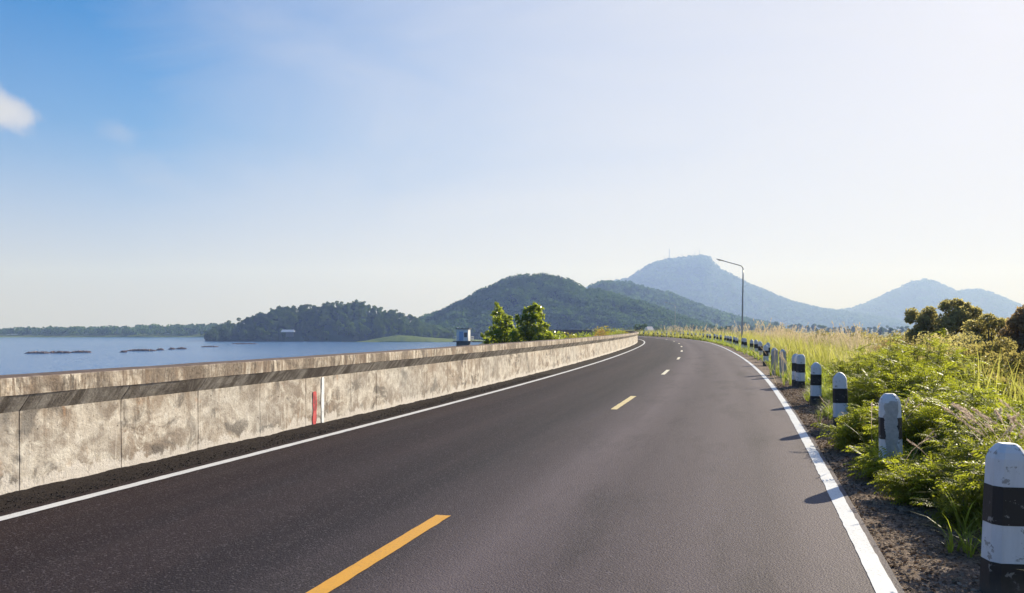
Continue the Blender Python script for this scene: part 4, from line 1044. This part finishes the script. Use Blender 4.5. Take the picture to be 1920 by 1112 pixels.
cf = np.array([[0, 3, 2, 1], [4, 5, 6, 7], [0, 1, 5, 4], [1, 2, 6, 5], [2, 3, 7, 6], [3, 0, 4, 7]])
P = road(s, o); P[:, 2] = zsh(s, o) + .003
V, Q = instance(cube, cf, rand_rot(n, gV) * (.004 + .009 * gV.random(n) ** 2)[:, None, None], P)
M_GRAVEL = foliage('asphalt_gravel', (.008, .007, .007), (.06, .052, .048), (.02, .02, .02), .02, .9, gloss=.2)
tag(mesh_obj('gravel', V, Q, M_GRAVEL), 'loose dark asphalt crumbs along the foot of the wall', 'gravel', kind='stuff')

# ------------------------------------------------------------------ trees beside the dam
D = 44.0; base = (at(948, 640, D)[0], D, -1.9)
tree('young_tree', base, px_lobes([(931, 570, 5), (934, 579, 8), (928, 588, 7), (940, 590, 10), (949, 597, 9), (935, 602, 13), (952, 607, 10), (944, 615, 13), (926, 615, 9), (918, 626, 9), (934, 628, 14), (952, 626, 13), (958, 618, 8), (925, 640, 14), (945, 642, 16), (913, 640, 9), (960, 634, 13), (968, 644, 12), (906, 630, 6), (957, 596, 5)], D, base, 1.8), 1900, .22, M_BIGL,
     'left one of two young glossy-leaved trees behind the wall', group='young trees behind the wall', aspect=.42, trunk_r=.05, shell=.15, limbs=14)
D = 42.0; base = (at(998, 640, D)[0], D, -1.7)
tree('young_tree', base, px_lobes([(1003, 574, 7), (997, 579, 9), (1012, 580, 9), (988, 583, 8), (1013, 592, 9), (1002, 594, 12), (984, 595, 8), (970, 594, 5), (974, 603, 9), (992, 607, 12), (1014, 606, 9), (1004, 616, 13), (980, 618, 12), (968, 622, 9), (1018, 622, 11), (1030, 630, 10), (990, 630, 15), (1010, 634, 15), (970, 636, 12), (1038, 638, 10), (958, 612, 6), (962, 628, 10), (1024, 610, 7), (1046, 642, 9)], D, base, 1.8), 2500, .22, M_BIGL,
     'right, bushier one of two young glossy-leaved trees behind the wall', group='young trees behind the wall', aspect=.42, trunk_r=.05, shell=.15, limbs=16)
for px, ty, s_, r_, m_, n_, lb in [(1040, 616, 47, 1.1, M_BIGL, 700, 'low green bush touching the right side of the young trees'), (1052, 625, 58, 1.0, M_BIGL, 500, 'dark low bush behind the wall right of the young trees'),
      (1072, 622, 62, 1.3, M_BIGL, 600, 'green bush under the pale strip of far wall'), (1098, 619, 68, 1.2, M_BIGL, 600, 'green bush just left of the orange one'),
      (1126, 616, 74, 1.5, M_ORAN, 900, 'orange withering bush over the wall top'), (1122, 610, 84, 1.6, M_YELL, 700, 'yellow-green bush rising behind the orange one'), (1136, 606, 88, 1.8, M_YELL, 900, 'tallest yellow-green bush right of the orange one'),
      (1154, 613, 98, 1.7, M_BIGL, 700, 'green bush to the right of the tallest yellow-green one'), (1172, 616, 110, 1.6, M_YELL, 600, 'small yellowish bush near the end of the visible wall'), (1188, 617, 128, 1.7, M_BIGL, 600, 'last green bush above the far end of the visible wall'),
      (1048, 618, 52, 1.1, M_BIGL, 600, 'round green bush just right of the young trees, behind the wall'), (1062, 620, 60, 1.0, M_YELL, 450, 'pale green bush between two darker ones behind the wall'), (1085, 620, 66, 1.2, M_BIGL, 600, 'leafy green bush halfway between the young trees and the orange bush'), (1110, 617, 78, 1.3, M_BIGL, 600, 'green bush touching the left side of the orange one'),
      (1145, 611, 92, 1.6, M_BIGL, 600, 'green bush tucked behind the tallest yellow-green one'), (1164, 615, 104, 1.5, M_YELL, 500, 'yellowish bush third from the far end of the visible wall'), (1180, 617, 120, 1.6, M_BIGL, 500, 'green bush second from the far end of the visible wall')]:
    o_ = -5.6; q = road(s_, o_)
    for _ in range(40):
        q = road(s_, o_); e = q[0] / q[1] * F + CX - px
        if abs(e) < 1: break
        o_ -= e * q[1] / F * .8
        o_ = min(-5.6, max(-16, o_))
    zb = float(land(o_)) - .1; zt = EYE - (ty - HY) / F * q[1]; h = max(1.0, zt - zb); lob = []
    for k in range(7):
        a = gV.uniform(0, 6.28); rr = r_ * .6 * math.sqrt(gV.random()); lr = r_ * gV.uniform(.35, .55); lob.append((rr * math.cos(a), rr * math.sin(a), max(.3, (h - lr) * gV.uniform(.5, 1.0)), lr))
    lob.append((0, 0, h - r_ * .38, r_ * .38))
    tree('bush', (float(q[0]), float(q[1]), zb), lob, n_, .16, m_, lb, 'bush', 'bushes behind the wall', aspect=.5, trunk_r=.05, shell=.3, limbs=5)

D = 44.0; base = (at(1775, 640, D)[0], D, -4.6)
tree('spreading_tree', base, px_lobes([(1715, 588, 13), (1708, 600, 9), (1726, 602, 15), (1742, 586, 14), (1752, 594, 18), (1768, 575, 12), (1780, 570, 11), (1794, 570, 12), (1806, 576, 12), (1820, 586, 13), (1834, 594, 9), (1784, 594, 24), (1755, 612, 26), (1800, 606, 24), (1732, 620, 20), (1712, 628, 16), (1775, 634, 32), (1815, 628, 26), (1750, 650, 28), (1800, 655, 30), (1830, 612, 18)], D, base, 1.4), 14000, .20, M_TREEL,
     'big spreading dark olive tree with gaps in its crown, at the right', aspect=.42, trunk_r=.16, shell=.25, limbs=12)
D = 38.0; base = (at(1852, 640, D)[0], D, -4.4)
tree('spreading_tree', base, px_lobes([(1850, 602, 17), (1836, 614, 18), (1872, 610, 18), (1885, 622, 18), (1855, 634, 32), (1882, 646, 28), (1828, 646, 28), (1850, 664, 30)], D, base, 1.3), 6500, .18, M_TREEL,
     'smaller olive tree right of the big spreading one', aspect=.42, trunk_r=.12, shell=.45, limbs=8)
D = 30.0; base = (at(1925, 640, D)[0], D, -4.2)
tree('russet_tree', base, px_lobes([(1918, 590, 20), (1902, 605, 18), (1930, 600, 24), (1910, 630, 28), (1940, 640, 40), (1900, 655, 26), (1925, 680, 36)], D, base), 6000, .17, M_REDL,
     'dark reddish-brown tree cut by the right photo edge', aspect=.5, trunk_r=.14, shell=.4, limbs=8)
for px, ty, d, rp_, n_, m_, lb in [(1880, 626, 22, 60, 4200, M_DARKL, 'dark tangled vine-covered bush below the russet tree'), (1835, 640, 24, 54, 3800, M_DARKL, 'dark brown bush in the hollow right of the ferny thicket'),
      (1915, 652, 17, 64, 3800, M_DARKL, 'dark bush with dry stalks at the right photo edge'), (1775, 632, 30, 56, 3200, M_TREEL, 'dim olive bush under the big spreading tree'),
      (1745, 616, 36, 66, 4600, M_TREEL, 'wide olive undergrowth at the foot of the big spreading tree'),
      (1815, 616, 33, 62, 4600, M_TREEL, 'rounded olive bush filling the gap between the two olive trees'), (1862, 656, 19, 58, 4000, M_DARKL, 'brown thorny bush in front of the smaller olive tree'), (1620, 630, 60, 46, 1600, M_REDL, 'far brown scrub over the plumed grass'), (1680, 628, 52, 56, 2200, M_TREEL, 'dull green scrub line behind the ferny thicket'),
      (1700, 640, 34, 34, 2000, M_REDL, 'brownish bush left of the big spreading tree'), (1660, 634, 40, 30, 1500, M_REDL, 'low brownish scrub behind the tall ferny shrubs'), (1848, 690, 15.5, 46, 2600, M_DARKL, 'dusky low bush just behind the feathery thicket at right')]:
    x = (px - CX) / F * d; s_, o_ = to_so([x], [d]); zb = float(gz(s_, o_)[0]) - .1; zt = EYE - (ty - HY) / F * d; r_ = rp_ * d / F; lob = []
    for k in range(9):
        a = gV.uniform(0, 6.28); rr = r_ * 1.0 * math.sqrt(gV.random()); lr = r_ * gV.uniform(.4, .6); lob.append((rr * math.cos(a), rr * math.sin(a), max(.3, (zt - zb - lr) * gV.uniform(.3, 1.0)), lr))
    lob.append((0, 0, zt - zb - r_ * .4, r_ * .4))
    tree('bush', (x, d, zb), lob, n_, .11, m_, lb, 'bush', 'dark bushes on the right slope', aspect=.45, trunk_r=.05, shell=.3, limbs=6)

gS = np.random.default_rng(33); SCRUB = []
for v in range(3):
    lob = [(gS.uniform(-1.6, 1.6), gS.uniform(-1, 1), gS.uniform(1.2, 3.6), gS.uniform(.5, 1.0)) for _ in range(12)]
    (V, Q), tb = tree_mesh_parts(lob, 1500, .22, None, (0, 0, 0), g=gS, aspect=.5, trunk_r=.07, shell=.3)
    SCRUB.append((V, Q, tb))
sm = [M_TREEL, M_REDL, M_DARKL]; made = {}
for i, (px, ty, d) in enumerate([(1418, 619, 150), (1446, 622, 130), (1470, 621, 118), (1498, 624, 105), (1522, 622, 110), (1548, 624, 96), (1572, 622, 92), (1596, 625, 84), (1618, 624, 80), (1640, 626, 74), (1662, 623, 82), (1684, 626, 70), (1400, 622, 170), (1706, 622, 66), (1560, 628, 70), (1600, 631, 62), (1520, 629, 80), (1632, 628, 66), (1655, 630, 62), (1676, 630, 60), (1694, 628, 60), (1580, 627, 88), (1510, 626, 98)]):
    v = i % 3; x = (px - CX) / F * d; s_, o_ = to_so([x], [d]); ty -= 6; zb = float(land(o_)[0]) - .2; h = EYE - (ty - HY) / F * d - zb
    lb = ['olive scrub in the broken line behind the plumed grass', 'brownish scrub in the broken line behind the plumed grass', 'dusky scrub in the broken line behind the plumed grass'][v]
    if v not in made:
        V, Q, tb = SCRUB[v]; root = empty('scrub', (x, d, zb)); mesh_obj('crown', V, Q, sm[v], root); tb.build('trunk', M_BARK, root, True); made[v] = root
    else: root = copy_tree(made[v]); root.location = (x, d, zb)
    root.scale = (h / 4.3 * gS.uniform(.9, 1.4),) * 2 + (h / 4.3,); root.rotation_euler = (0, 0, gS.uniform(0, 6.28)); tag(root, lb, 'bush', 'scrub line behind the plumed grass')
# ------------------------------------------------------------------ haze
hz, nt = new_mat('haze_air'); b = NB(nt)
pv = b.n('ShaderNodeVolumePrincipled', ins={'Color': (.33, .49, 1.0, 1), 'Absorption Color': (1, 1, 1, 1), 'Density': 3.1e-4, 'Anisotropy': .14})
pv.inputs['Density Attribute'].default_value = ''
oo_ = b.n('ShaderNodeOutputMaterial'); nt.links.new(pv.outputs[0], oo_.inputs['Volume'])
mb = MB(); mb.box((0, 0, 222), (12900, 12900, 484)); hb = mb.build('haze', hz)
tag(hb, 'thin bluish haze lying over the lake and the hills', 'haze', kind='stuff')
